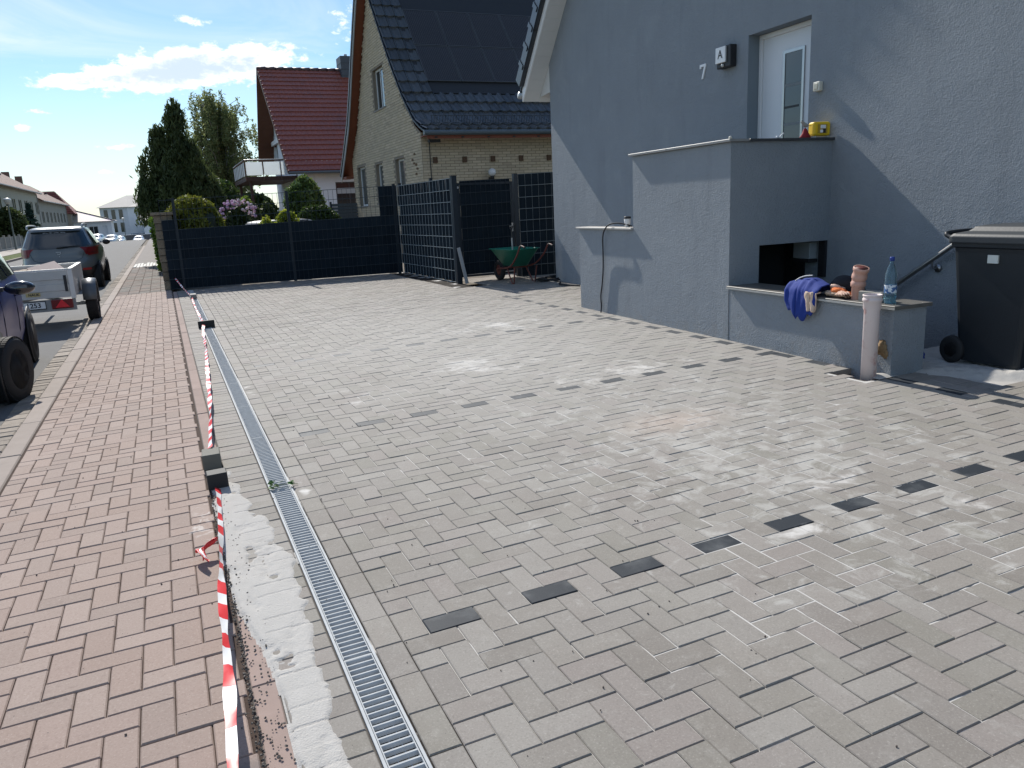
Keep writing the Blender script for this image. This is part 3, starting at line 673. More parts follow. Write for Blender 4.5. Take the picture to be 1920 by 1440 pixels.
m = hthing('meter_box', 'small grey box on the wall inside the dark cellar opening', 'box', (XW, -2.9, .80))
obj('box_body', MB().box((-.10, -.12, 0), (-.002, .12, .17)), mat('grey_box', (.30, .33, .35), .5), m, mod=bev(.006)); obj('box_base', MB().box((-.12, -.13, -.035), (-.002, .14, -.002)), m_black, m)

# ------------------------------------------------------------ small things on the house walls
bx = hthing('yellow_box', 'small yellow box with a white and black front on the landing coping', 'site light', (1.10, -3.10, 1.985), -.15)
m_yel = mat('yellow_plastic', (.80, .52, .015), .4, .05)
b = MB(); b.box((-.095, -.045, .018), (.095, .05, .150)); obj('case', b, m_yel, bx, mod=bev(.02, 3))
b = MB(); b.box((-.052, -.052, .042), (.052, -.044, .125)); obj('recess', b, mat('dark_yellow', (.42, .27, .02), .5), bx)
b = MB(); b.box((-.025, -.062, .085), (.03, -.05, .118)); b.box((-.028, -.062, .045), (.0, -.05, .075)); obj('white_part', b, m_white, bx, mod=bev(.004))
b = MB(); b.box((.002, -.060, .045), (.03, -.05, .082)); obj('black_part', b, m_black, bx)
b = MB()
for x in (-.07, .07): b.tube([(x, -.04, .001), (x, -.04, .018)], .006, 6); b.tube([(x, .04, .001), (x, .04, .018)], .006, 6)
b.tube([(-.07, -.04, .004), (.07, -.04, .004)], .004, 6); obj('wire_foot', b, m_steel, bx)
rc = hthing('red_cloth', 'dark red cloth cone below the small bird beside the yellow box', 'cloth', (.915, -3.11, 1.983))
b = MB(); b.lathe([(.062, 0), (.05, .02), (.036, .05), (.02, .085), (.0, .10)], 14); b.v = [(x * (1 + .2 * sin(9 * z * 30 + x * 60)), y * .7, z) for x, y, z in b.v]; obj('red_cloth_body', b, mat('dark_red', (.26, .012, .02), .8, .2, 30), rc)
bd_ = hthing('bird', 'little grey and white bird perched on the red cloth by the door', 'bird', (.905, -3.11, 2.082))
b = MB()
def bf(u, w):
    prof = [(-.045, .004, .022), (-.03, .014, .02), (-.012, .022, .024), (.006, .021, .032), (.02, .016, .045), (.03, .015, .052), (.04, .009, .052), (.046, .002, .05)]
    t = w * (len(prof) - 1); i = min(int(t), len(prof) - 2); f = t - i; p = [prof[i][k] * (1 - f) + prof[i + 1][k] * f for k in range(3)]
    a = 2 * pi * u; return (-p[0], p[1] * cos(a) * .9, p[2] + p[1] * sin(a))
b.grid(bf, 12, 21); obj('bird_body', b, mat('bird_feather', (.36, .34, .31), .8, .3, 90), bd_)
obj('tail', MB().prism([(-.004, .016), (.004, .016), (.004, .021), (-.004, .021)], .03, .082), mat('bird_dark', (.08, .09, .1), .7), bd_)
obj('cap', MB().blob((-.03, 0, .062), (.0125, .0115, .007), 10, 6), mat('bird_dark', (.08, .09, .1), .7), bd_)
obj('beak', MB().lathe([(.003, 0), (0, -.012)], 6, 'x', (-.043, 0, .05)), m_black, bd_)
obj('legs', MB().tube([(0, .006, 0), (0, .006, .012)], .0015, 5).tube([(0, -.006, 0), (0, -.006, .012)], .0015, 5), m_black, bd_)
kn = hthing('small_white_knob', 'tiny white bent bracket on the landing cap near the door', 'bracket', (.60, -3.12, 1.984))
b = MB(); b.tube([(-.03, 0, .012), (.0, 0, .012), (.02, 0, .035), (.045, 0, .05)], .006, 6); b.blob((-.03, 0, .014), .013, 8, 6); obj('knob_body', b, m_white, kn)
cup = hthing('coffee_cup', 'white paper cup with black lid on the low parapet step', 'cup', (.08, -1.12, 1.164))
obj('cup_body', MB().lathe([(.028, 0), (.030, .001), (.042, .105), (.040, .106), (.0, .106)], 20), mat('paper_white', (.72, .70, .68), .6, .03), cup)
obj('lid', MB().lathe([(.044, .100), (.044, .112), (.038, .120), (.037, .126), (.0, .124)], 20), m_black, cup)
hs = hthing('black_hose', 'black cable hanging down over the low parapet beside the cup', 'hose')
pts = [(.10, -1.19, 1.175), (.05, -1.12, 1.20), (-.0, -1.02, 1.215), (-.045, -.90, 1.20), (-.055, -.80, 1.14), (-.045, -.73, 1.05), (-.03, -.70, .9), (-.022, -.685, .75), (-.02, -.67, .6), (-.02, -.64, .45), (-.02, -.60, .30), (-.02, -.61, .18), (-.04, -.63, .098)]
def smooth(p, n=4):
    p = [Vector(q) for q in p]; o = []
    for i in range(len(p) - 1):
        a = p[max(i - 1, 0)]; b_, c = p[i], p[i + 1]; d = p[min(i + 2, len(p) - 1)]
        for k in range(n):
            t = k / n; o.append(.5 * ((2 * b_) + (c - a) * t + (2 * a - 5 * b_ + 4 * c - d) * t * t + (3 * b_ - a - 3 * c + d) * t ** 3))
    o.append(p[-1]); return o
obj('hose_line', MB().tube(smooth(pts), .0085, 8), m_rub, hs)
# pipe standing in the hole by the parapet
m_kg = mat('dusty_orange_pipe', (.64, .55, .53), .55, .10, 4, extra=lambda t, p, c: t.mix(t.math('MULTIPLY', t.step(t.noise(p, 9, 5, .6), .54, .72), .75), c, (.42, .17, .14)))
pp = thing('standing_pipe', 'dusty pink drain pipe standing upright in the hole by the low wall', 'pipe', (4.715, 4.135, 0), (0, radians(-.2), 0))
b = MB(); b.lathe([(.055, -.2), (.055, .595), (.063, .612), (.063, .662), (.070, .668), (.070, .684), (.0645, .690), (.0645, .700), (.069, .704), (.069, .715), (.06, .715), (.058, .62), (.05, .6), (.05, -.2)], 28); b.f.pop(); b.mi.pop(); b.sm.pop()
obj('pipe_wall', b, m_kg, pp)
b = MB(); b.lathe([(.049, .3), (0, .3)], 20); obj('pipe_shade_disc', b, m_black, pp)  # black disc puts the shade inside the pipe into the colour
hd = ground('pipe_hole', label='dark open square left in the bricks around the pipe')
b = MB(); b.box((4.60, 4.02, -.16), (4.87, 4.45, -.15)); obj('hole_bottom', b, mat('wet_dirt', (.05, .035, .028), .95, .3, 30, bump=.6), hd)
b = MB()
for a, c in (((4.598, 4.02), (4.60, 4.45)), ((4.6, 4.449), (4.87, 4.451)), ((4.6, 4.018), (4.87, 4.02))): b.box((*a, -.16), (*c, -.052))
obj('hole_side', b, m_dirt, hd)
b = MB(); b.grid(lambda u, w: (4.70 + .2 * u, 4.02 + .15 * w, .002 + .018 * sin(pi * u) * sin(pi * w)), 10, 8); o = obj('sand_lump', b, m_sand); o.rotation_euler = (0, -TH, 0); tag(o, 'small white sand lump between the standing pipe and low wall', kind='stuff')

# things lying on the low wall
zt = .628
def litem(name, label, cat, x, y, rot=0.): return hthing(name, label, cat, (x, y, zt), rot)
jk = litem('blue_jacket', 'crumpled bright blue and black work jacket hanging over the low wall', 'jacket', .12, -4.22)
def cloth(fn, nu=36, nv=22): return MB().grid(fn, nu, nv)
rq = random.Random(3); ph = [rq.uniform(0, 6) for _ in range(12)]
def fold(u, w, a=1.): return a * (.5 * sin(9 * u + ph[0] + 3 * w) + .35 * sin(17 * u + ph[1] - 5 * w) + .25 * sin(13 * w + ph[2] + 6 * u) + .2 * sin(31 * u + ph[3] + 9 * w))
def lerp_path(P, t):
    t = min(max(t, 0), 1) * (len(P) - 1); i = min(int(t), len(P) - 2); f = t - i; f = f * f * (3 - 2 * f) if False else f; return [P[i][k] * (1 - f) + P[i + 1][k] * f for k in (0, 1)]
def blue(u, w):   # u along the wall, w from the back of the heap over the edge and down
    hang = .05 + .15 * sin(pi * (.18 + .62 * u)) ** 2 + .02 * sin(23 * u)
    P = [(.06, .015), (.02, .085), (-.04, .135), (-.11, .115), (-.160, .05), (-.172, -.05), (-.165, .0 - hang)]
    x, z = lerp_path(P, w); z = z * (.55 + .45 * sin(pi * (.15 + .7 * u))) if z > 0 else z
    y = .20 - .36 * u + .05 * (w - .5) * (u - .5); f = fold(u, w * .6, .020)
    return (x - abs(f) * .8, y + f * .5, z + f * (.5 if w < .6 else .15))
o = obj('blue_fabric', cloth(blue), mat('royal_blue_cloth', (.006, .030, .22), .85, .15, 20, bump=.3, bs=500, bd=.001), jk, mod=lambda o: setattr(o.modifiers.new('thickness', 'SOLIDIFY'), 'thickness', .008))
def blk(u, w):
    a = 2 * pi * u; r = sin(pi * min(max(w, .02), .98)); f = fold(u * .7, w, .02)
    return (.09 + .10 * cos(a) * r + f, -.20 + .40 * w - .2 + .02 * sin(a * 2), .012 + max(0, .075 + .085 * sin(a)) * (r ** .6) + f * .5)
obj('black_fabric', MB().grid(blk, 30, 24), mat('black_cloth', (.012, .013, .018), .9, .2, 20), jk)
obj('shoe_like_sleeve', MB().grid(lambda u, w: (.07 + .045 * cos(2 * pi * u) * (1 - .2 * w), .17 + .06 * w, .05 + .048 * sin(2 * pi * u) * (1 - .1 * w) + .05 * w), 18, 8), mat('charcoal_cloth', (.03, .034, .04), .9), jk)
pts = [(-.15, .215, .0), (-.10, .20, .07), (-.10, .15, .12), (-.10, .06, .155), (-.09, -.02, .165)]
obj('white_piping', MB().tube(smooth(pts), .005, 6), mat('piping', (.6, .6, .6), .7), jk)
gl = litem('work_gloves', 'orange and beige work gloves heaped between jacket and pipe fitting', 'gloves', .07, -4.50)
for k, (c, r, a, m_) in enumerate((((.02, .02, .045), (.05, .075, .030), .3, (.62, .16, .04)), ((-.02, -.04, .035), (.035, .06, .022), -.4, (.62, .42, .32)), ((.04, .06, .075), (.03, .055, .02), .9, (.66, .47, .38)), ((-.02, .07, .03), (.035, .05, .022), .2, (.50, .37, .27)), ((.0, -.0, .02), (.045, .08, .018), -.1, (.30, .20, .13)))):
    M = Matrix.Translation(c) @ Euler((.3 * a, .4 * a, a)).to_matrix().to_4x4(); b = MB(); b.blob((0, 0, 0), r, 18, 12, M=M, jit=.2)
    for q in range(4): b.tube([M @ Vector((r[0] * (-.7 + .45 * q), -r[1] * .6, 0)), M @ Vector((r[0] * (-.8 + .5 * q), -r[1] * 1.3, .006)), M @ Vector((r[0] * (-.8 + .55 * q), -r[1] * 1.65, -.008))], [.010, .009, .006], 7)
    obj('glove', b, mat('glove%d' % k, m_, .9, .3, 40, bump=.3, bs=300), gl)
def rag(u, w):
    y = .10 - .12 * u * (1 - .25 * w); s = w * .2
    if s < .05: x = .0 - s; z = .03
    else: x = -.05 - .01 * sin(12 * u); z = .03 - (s - .05)
    f = fold(u, w, .012); return (x - abs(f), y + f * .5 - .03 * w, z + f * .3)
rg = litem('beige_rag', 'beige glove hanging over the wall edge next to the blue jacket', 'cloth', .0, -4.36)
obj('rag_cloth', MB().grid(rag, 20, 16), mat('beige_cloth', (.58, .44, .34), .9, .2, 30), rg, mod=lambda o: setattr(o.modifiers.new('thickness', 'SOLIDIFY'), 'thickness', .01))
fi = litem('pipe_fitting', 'short orange brown pipe elbow with socket standing on the low wall', 'pipe fitting', .10, -4.665)
MF = Matrix.Translation((0, 0, .145)) @ Vector((-.06, -.30, 1)).to_track_quat('Z', 'Y').to_matrix().to_4x4()
b = MB()
rings = []
def ring_path():
    P = []; 
    for t, (z, r) in enumerate(((0, .048), (.10, .048), (.105, .056), (.135, .056), (.14, .050), (.15, .050))): P.append(((0, 0, z), r))
    n0 = Vector((-.02, -.28, 1)).normalized(); c = Vector((0, 0, .15))
    for s, r in ((.02, .050), (.035, .058), (.06, .058), (.065, .054), (.085, .054), (.09, .060), (.11, .060), (.112, .052), (.08, .050)): P.append((tuple(c + n0 * s), r))
    return P
b.lathe([(.048, 0), (.048, .098), (.057, .104), (.057, .134), (.050, .142), (.048, .160)], 28); b.lathe([(.048, -.01), (.050, .010), (.058, .020), (.058, .046), (.054, .052), (.054, .080), (.061, .086), (.061, .108), (.057, .112), (.0505, .110)], 28, M=MF); b.f = [f for f in b.f if len(f) == 4]; b.mi = [0] * len(b.f); b.sm = [True] * len(b.f)
obj('fitting_wall', b, mat('orange_fitting', (.52, .30, .235), .5, .2, 12), fi)
b = MB(); c = Vector((0, 0, .15)) + Vector((-.02, -.28, 1)).normalized() * .100; b.lathe([(.0, .02), (.046, .022), (.050, .108)][::1], 24, M=MF); obj('fitting_inside', b, mat('dark_red_inside', (.09, .012, .012), .6), fi)
br = litem('loose_paver', 'single grey brick lying on the low wall beside the water bottle', 'brick', .085, -4.83, .10)
obj('loose_paver_body', MB().box((-.05, -.11, .001), (.05, .09, .078), ch=.004), mat('paver_loose', (.33, .31, .27), .85, .1, 20, bump=.2), br)
bt = litem('water_bottle', 'blue tinted plastic water bottle with dark blue cap on the low wall', 'bottle', .075, -5.0)
mg = mat('bottle_plastic', (.55, .78, .90), .08, .0, trans=.92, spec=.5); mg.node_tree.nodes['Principled BSDF'].inputs['IOR'].default_value = 1.25
K_ = .92
prof = [(.0, .004), (.034, 0), (.039, .006), (.040, .03), (.0385, .05), (.040, .07), (.040, .165), (.038, .18), (.040, .20), (.036, .235), (.026, .268), (.016, .295), (.0135, .31), (.0135, .325)]
b = MB(); b.lathe([(r * 1.08, z) for r, z in prof], 28); b.f.pop() if prof[0][0] == 0 and False else None; obj('bottle_wall', b, mg, bt)
obj('cap', MB().lathe([(.017, .318), (.017, .345), (.015, .348), (.0, .348)], 20), mat('blue_cap', (.01, .04, .25), .4), bt)
obj('water', MB().lathe([(.0, .006), (.036, .008), (.0385, .03), (.0385, .062), (0, .0625)], 24), mat('water_fill', (.50, .74, .82), .02, 0, trans=.95), bt)
mlb = mat('bottle_label', (.62, .68, .72), .5, .25, 40, extra=lambda t, p, c: t.mix(t.step(t.noise(p, 34, 2, .5), .5, .53), c, (.04, .12, .30)))
b = MB(); b.lathe([(.0441, .082), (.0441, .142)], 28); b.f = b.f[:28]; b.mi = b.mi[:28]; b.sm = b.sm[:28]; obj('label', b, mlb, bt)
bc_ = thing('blue_glove', 'scrap of bright blue cloth behind the end of the low wall', 'cloth', (5.42, 4.26, .105))
obj('blue_glove_body', MB().blob((0, 0, .04), (.03, .035, .05), 14, 10, jit=.2), mat('royal_blue_cloth', ()), bc_)

# ------------------------------------------------------------ black wheelie bins
def bin_(label, loc, rot, group='black bins by the wall'):
    t = thing('wheelie_bin', label, 'bin', loc, rot, group)
    mb_ = mat('bin_plastic', (.009, .013, .018), .5, .12, 5, spec=.45, bump=.06, bs=60)
    w0, w1, d0, d1, H = .235, .285, .25, .33, .90     # half widths (x), half depths (y), +y is the back
    b = MB(); n = 10
    def ringp(hw_, hd, z, cx=0, cy=0, r=.045):
        o = []
        for (sx, sy, a0) in ((1, 1, 0), (-1, 1, 90), (-1, -1, 180), (1, -1, 270)):
            for k in range(4):
                a = radians(a0 + 30 * k); o.append((cx + sx * (hw_ - r) + r * cos(a), cy + sy * (hd - r) + r * sin(a), z))
        return o
    prof = [(w0, d0, .03), (w0 + .003, d0, .05), (w1 - .008, d1 - .012, .80), (w1 - .004, d1 - .008, .83), (w1 + .012, d1 + .010, .84), (w1 + .014, d1 + .012, H)]
    V = []
    for a, c, z in prof: V += ringp(a, c, z, cy=.0)
    m_ = 16; F = [(i * m_ + j, i * m_ + (j + 1) % m_, (i + 1) * m_ + (j + 1) % m_, (i + 1) * m_ + j) for i in range(len(prof) - 1) for j in range(m_)]
    b.add(V, F + [tuple(range(m_))[::-1]]); obj('body', b, mb_, t)
    for sx in (-1, 1):
        for y in (-.12, .10):
            b = MB(); b.prism([(y, .12), (y + .012, .12), (y + .020, .80), (y - .008, .80)], sx * (w0 + .004), sx * (w1 + .004) if False else sx * (w0 + .008)); 
    b = MB(); V = []; pr = [(w1 + .022, d1 + .03, H - .035, 0), (w1 + .028, d1 + .035, H - .03, 0), (w1 + .028, d1 + .03, H + .012, 0), (w1 + .010, d1 + .012, H + .03, 0), (w1 - .055, d1 - .06, H + .045, 0), (w1 - .085, d1 - .10, H + .075, .0), (w1 - .12, d1 - .14, H + .085, 0)]
    for a, c, z, cy in pr: V += ringp(a, c, z, cy=cy - .01)
    F = [(i * m_ + j, i * m_ + (j + 1) % m_, (i + 1) * m_ + (j + 1) % m_, (i + 1) * m_ + j) for i in range(len(pr) - 1) for j in range(m_)]
    b.add(V, F + [tuple(range((len(pr) - 1) * m_, len(pr) * m_))]); ld = obj('lid', b, mat('bin_lid', (.028, .034, .040), .55, .15, 5, bump=.08, bs=60), t, mod=bev(.004, 1))
    b = MB(); b.tube(smooth([(-.10, -.30, H + .02), (-.10, -.31, H + .09), (0, -.315, H + .095), (.10, -.31, H + .09), (.10, -.30, H + .02)], 4), .009, 6); obj('lid_grip', b, mb_, ld)
    b = MB(); b.tube(smooth([(-.27, .30, H - .01), (-.27, .37, H + .01), (-.24, .40, H + .03), (0, .41, H + .035), (.24, .40, H + .03), (.27, .37, H + .01), (.27, .30, H - .01)]), .017, 8); obj('push_handle', b, mb_, t)
    for sx in (-1, 1):
        b = MB(); X = sx * (w0 + .015)
        b.lathe([(.055, -.022), (.09, -.025), (.10, -.012), (.10, .012), (.09, .025), (.055, .022), (.055, -.022)], 24, 'x', (X, d0 + .03, .10)); w = obj('wheel', b, m_rub, t)
        b = MB(); b.lathe([(.0, -.012), (.02, -.016), (.05, -.008), (.056, -.014), (.056, .014), (.02, .016), (0, .012)], 20, 'x', (X, d0 + .03, .10))
        obj('hub', b, m_black, w)
        b = MB()
        for k in range(6):
            a = k * pi / 3; b.tube([(X + sx * .016, d0 + .03 + .012 * cos(a), .10 + .012 * sin(a)), (X + sx * .016, d0 + .03 + .052 * cos(a), .10 + .052 * sin(a))], .005, 5)
        obj('spokes', b, m_black, w)
    b = MB(); b.tube([(-w0, d0 + .03, .10), (w0, d0 + .03, .10)], .011, 8); obj('axle', b, m_steel, t)
    b = MB(); b.box((-(w1 + .0035), -.055, .735), (-(w1 - .03), .025, .79)); obj('sticker', b, mat('sticker_white', (.62, .64, .60), .5), t)
    t.scale = (1, 1, 1.075)
    return t
bin_('nearer black wheelie bin with a small white sticker on its side', (5.755, 3.77, .115), radians(-1.2))
bin_('second black wheelie bin mostly hidden beyond the nearer one', (6.42 - .55, 2.98, .14), radians(1))
# ------------------------------------------------------------ privacy fences and gate
def strip_fence(t, A, B, z0, rows, rh=.2, wires=True, face=-1, wave=.020, mesh_top=None, lit=False):
    """woven privacy strips between A and B (world xy); face=-1: bulges towards the right-hand normal"""
    A = Vector((*A, 0)); B = Vector((*B, 0)); d = B - A; L = d.length; d.normalize(); n = Vector((d.y, -d.x, 0)) * (1 if face < 0 else -1)
    cell = .2; nc = max(int(round(L / cell)), 1)
    for r in range(rows):
        b = MB(); z = z0 + r * rh; ns = nc * 6
        def fn(u, w, r=r):
            s = u * L; ph_ = 1 if r % 2 else 0
            wv = wave * (1 if lit else .6) * sin(pi * (s / cell * 1 + ph_ * .5)); wv = math.copysign(abs(wv) ** .8 * wave ** .2, wv)
            zz = z - .004 + (rh + .006) * w; bow = .004 * sin(pi * w)
            p = A + d * s + n * (wv + bow + ((.004 if r % 2 else -.004) if lit else (.0015 if r % 2 else -.0015))); return (p.x, p.y, zz + gz(p.x, p.y))
        b.grid(fn, ns, 3, sm=True); obj('privacy_strip', b, m_strip, t)
    b = MB(); top = z0 + rows * rh if mesh_top is None else mesh_top
    nv = max(int(L / (.17 if lit == 2 else .11 if lit else .10)), 2)
    for k in range(nv + 1):
        p = A + d * (L * k / nv) + n * .010; g0 = gz(p.x, p.y); p2 = p + d * .006; q = p + n * .007
        p = p + n * .026; p2 = p2 + n * .026; q = q + n * .026
        b.add([(p.x, p.y, g0 + z0), (p2.x, p2.y, g0 + z0), (p2.x, p2.y, g0 + top), (p.x, p.y, g0 + top), (q.x, q.y, g0 + z0), (q.x, q.y, g0 + top)], [(0, 1, 2, 3), (4, 0, 3, 5)])
    b2 = MB(); r = 0
    while z0 + r * rh <= top + .01:
        z = z0 + r * rh; p = A + n * .046; q = B + n * .046
        for zz in ((z - .005, z + .005),):
            b2.add([(p.x, p.y, gz(p.x, p.y) + zz[0]), (q.x, q.y, gz(q.x, q.y) + zz[0]), (q.x, q.y, gz(q.x, q.y) + zz[1]), (p.x, p.y, gz(p.x, p.y) + zz[1]),
                    (p.x - n.x * .008, p.y - n.y * .008, gz(p.x, p.y) + zz[1]), (q.x - n.x * .008, q.y - n.y * .008, gz(q.x, q.y) + zz[1])], [(0, 1, 2, 3), (3, 2, 5, 4)])
        r += 1
    wm = mat('wire_sun_painted', (.24, .28, .30), .5, metal=.1) if lit == 2 else mat('wire_sun_painted_soft', (.13, .155, .17), .5, metal=.1) if lit else mat('wire', (.016, .028, .040), .6)  # paler wires: sunlight on the woven strips is put into the wire colour
    obj('vertical_wires', b, wm, t, kind='stuff'); obj('horizontal_wire', b2, wm, t, kind='stuff')
def post(t, x, y, z1, s=.06, name='post'):
    g0 = gz(x, y); o = obj(name, MB().box((x - s / 2, y - s / 2, g0 - .1), (x + s / 2, y + s / 2, g0 + z1)), m_anth, t, mod=bev(.004, 1))
    obj('post_cap', MB().box((x - s / 2 - .004, y - s / 2 - .004, g0 + z1), (x + s / 2 + .004, y + s / 2 + .004, g0 + z1 + .012)), m_black, o)
FA, FM, FB = (.02, 18.93), (2.62, 18.10), (4.93, 17.38)
f1 = thing('privacy_fence', 'long low anthracite woven fence with bare wire mesh above at the driveway end', 'fence')
P0 = (.30, 18.84)
strip_fence(f1, P0, FM, .02, 6, .214, mesh_top=1.95); strip_fence(f1, FM, FB, .02, 6, .214, mesh_top=1.95)
strip_fence(f1, FA, (.28, 18.85), .02, 7, .214, mesh_top=1.95)
for p in (P0, FM, (4.87, 17.40)): post(f1, p[0], p[1], 1.97)
strip_fence(f1, (4.55, 17.54), (4.93, 17.42), 1.304, 3, .214) 
f2 = thing('privacy_fence', 'tall anthracite woven side fence with wires painted sunlit left of the gate', 'fence')
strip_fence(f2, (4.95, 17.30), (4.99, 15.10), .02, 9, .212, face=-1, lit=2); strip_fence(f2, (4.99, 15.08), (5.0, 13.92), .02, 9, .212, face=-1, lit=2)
for y in (17.32, 15.09): post(f2, 4.97 + .02, y, 1.98)
post(f2, 5.005, 13.83, 1.96, .10)
# gate
gt = thing('garden_gate', 'dark anthracite garden gate with woven strips and lock between two posts', 'gate')
gA, gB = (5.10, 13.83), (6.17, 13.83)
b = MB()
for x in (5.085, 6.165): b.box((x - .02, 13.81, .20), (x + .02, 13.85, 1.93))
for z in (.20, 1.89): b.box((5.105, 13.811, z), (6.145, 13.849, z + .04))
obj('gate_frame', b, m_anth, gt)
strip_fence(gt, (5.11, 13.83), (6.14, 13.83), .15, 8, .214)
b = MB(); b.box((6.12, 13.78, 1.0), (6.15, 13.81, 1.16)); b.tube([(6.135, 13.775, 1.1), (6.135, 13.74, 1.1), (6.05, 13.74, 1.1)], .009, 8); obj('lock', b, m_steel, gt)
for z in (.45, 1.85):
    b = MB(); b.tube([(5.02, 13.80, z), (5.09, 13.80, z)], .012, 8); b.box((5.06, 13.77, z - .02), (5.075, 13.80, z + .02)); obj('hinge', b, m_zinc, gt)
obj('gate_post', MB().box((6.21, 13.79, -.1), (6.29, 13.87, 2.07)), m_anth, gt)
f3 = thing('privacy_fence', 'short anthracite woven fence panel between gate and blue grey house', 'fence')
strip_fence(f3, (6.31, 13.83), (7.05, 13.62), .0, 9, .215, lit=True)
post(f3, 7.09, 13.6, 2.0)
pk = thing('metal_strut', 'grey metal bar leaning against the left gate post', 'bar', (5.0, 13.70, .1), 0)
b = MB(); M = Matrix.Translation((.065, -.12, .0)) @ Euler((radians(-7), radians(-8.5), 0)).to_matrix().to_4x4(); b.box((-.03, -.012, 0), (.03, .012, .68), M=M); obj('metal_strut_body', b, mat('dull_alu', (.40, .42, .44), .45, .1, metal=.6), pk)
o = obj('white_label', MB().box((-.035, -.02, .93), (.0, -.012, .965)), m_white, pk) if False else None

# ------------------------------------------------------------ wheelbarrow, spade, hose
wb = thing('wheelbarrow', 'green wheelbarrow with rusty brown handles parked in front of the gate', 'wheelbarrow', (5.80, 12.98, .112), radians(96))
mgn = mat('green_tub', (.012, .17, .115), .42, .12, 6); mrs = mat('rusty_frame', (.14, .035, .025), .6, .3, 12)
b = MB()
def rr_(hx, hy, z, cx=0, r=.08):
    o = []
    for (sx, sy, a0) in ((1, 1, 0), (-1, 1, 90), (-1, -1, 180), (1, -1, 270)):
        for k in range(5):
            a = radians(a0 + 22.5 * k); o.append((cx + sx * (hx - r) + r * cos(a), sy * (hy - r) + r * sin(a), z))
    return o
V = []; pr = [(.20, .13, .31, .0), (.23, .15, .30, -.0), (.42, .29, .60, .02), (.45, .315, .605, .02), (.45, .315, .615, .02), (.415, .285, .61, .02), (.215, .14, .32, 0), (.18, .12, .318, 0)]
for a in pr: V += rr_(*a)
m_ = 20; b.add(V, [(i * m_ + j, i * m_ + (j + 1) % m_, (i + 1) * m_ + (j + 1) % m_, (i + 1) * m_ + j) for i in range(len(pr) - 1) for j in range(m_)] + [tuple(range((len(pr) - 1) * m_, len(pr) * m_)), tuple(range(m_))[::-1]], sm=True)
obj('tub', b, mgn, wb, fixn=True)
for s in (-1, 1):
    b = MB(); b.tube(smooth([(.62, s * .05, .20), (.40, s * .12, .24), (.0, s * .20, .27), (-.30, s * .25, .34), (-.55, s * .28, .52), (-.66, s * .285, .66), (-.74, s * .285, .68), (-.82, s * .285, .66)]), .015, 8); h = obj('handle', b, mrs, wb)
    obj('grip', MB().tube([(-.70, s * .285, .683), (-.83, s * .285, .655)], .019, 8), m_rub, h)
    obj('leg', MB().tube(smooth([(-.05, s * .2, .26), (-.22, s * .22, .03), (-.30, s * .22, .012), (-.36, s * .23, .30)]), .013, 8), mrs, wb)
b = MB(); b.lathe([(.10, -.03), (.15, -.04), (.185, -.025), (.19, 0), (.185, .025), (.15, .04), (.10, .03), (.10, -.03)], 26, 'y', (.60, 0, .19)); w = obj('wheel', b, m_rub, wb)
obj('rim', MB().lathe([(0, -.02), (.03, -.03), (.10, -.02), (.105, .02), (.03, .03), (0, .02)], 20, 'y', (.60, 0, .19)), mrs, w)
obj('load', MB().blob((-.05, 0, .52), (.13, .12, .06), 12, 8, jit=.15), m_black, wb)
sp_ = thing('shovel', 'upright shovel shaft with steel tip standing in the green wheelbarrow', 'shovel', (5.76, 12.98, .45))
obj('shaft', MB().tube([(0, 0, 0), (.005, .03, .46)], .013, 10), mat('pale_shaft', (.42, .42, .40), .5), sp_)
obj('shovel_grip', MB().tube([(.005, .03, .46), (.006, .035, .60), (-.03, .035, .66), (.04, .035, .66), (.006, .035, .60)], .012, 8), m_black, sp_)
hc = thing('garden_hose', 'black hose lying in loose coils by the foot of the gate and house', 'hose')
pts = []
for k in range(60):
    a = k * .38; pts.append((6.35 + (.30 + .05 * sin(k * .7)) * cos(a), 12.55 + (.20 + .03 * cos(k)) * sin(a), .14 + .012 * (k / 9) % .05 + .01 * sin(k * 1.3)))
pts = [p for p in pts if p[0] < 9]; pts += [(6.3, 12.3, .14), (6.2, 12.0, .138), (6.05, 11.7, .135), (6.2, 11.3, .135)]
obj('hose_coil', MB().tube(smooth(pts, 3), .013, 7), m_rub, hc)
# ------------------------------------------------------------ bricks and barrier tape
def pv_thing(name, label, cat, x, y, rot=0., group=None, z=0.): return thing(name, label, cat, (x, y, TT * x + z), (0, -TH, rot), group)
G_ = 'bricks weighing down the barrier tape'
for (lb, x, y, r, d, m_) in (('black brick holding the tape nearest the camera', .078, 4.50, .02, (.108, .10, .088), mat('black_brick', (.016, .017, .019), .7, .2, 20, bump=.3, bs=300, bd=.002)),
                        ('grey brick directly behind the nearest black brick on the edging', .072, 4.92, -.04, (.104, .16, .092), mat('dark_grey_brick', (.13, .125, .105), .8, .15, 20, bump=.3, bs=300, bd=.002)),
                        ('black brick lying crosswise over the drain grate farther away', .385, 11.62, .05, (.215, .06, .10), mat('black_brick', ())),
                        ('grey brick on the drain nearest the dark fence', .385, 16.25, .0, (.11, .30, .09), mat('grey_brick_far', (.24, .235, .22), .8, .1, 20))):
    o = obj('weight_brick', MB().box((-d[0] / 2, -d[1] / 2, .001), (d[0] / 2, d[1] / 2, d[2]), ch=.004), m_); o.location = (x, y, TT * x + .002); o.rotation_euler = (0, -TH, r); tag(o, lb, 'brick', G_)
m_tr = mat('tape_red', (.72, .035, .04), .45, .05, spec=.5); m_tw = mat('tape_white', (.82, .82, .82), .45, .03, spec=.5)
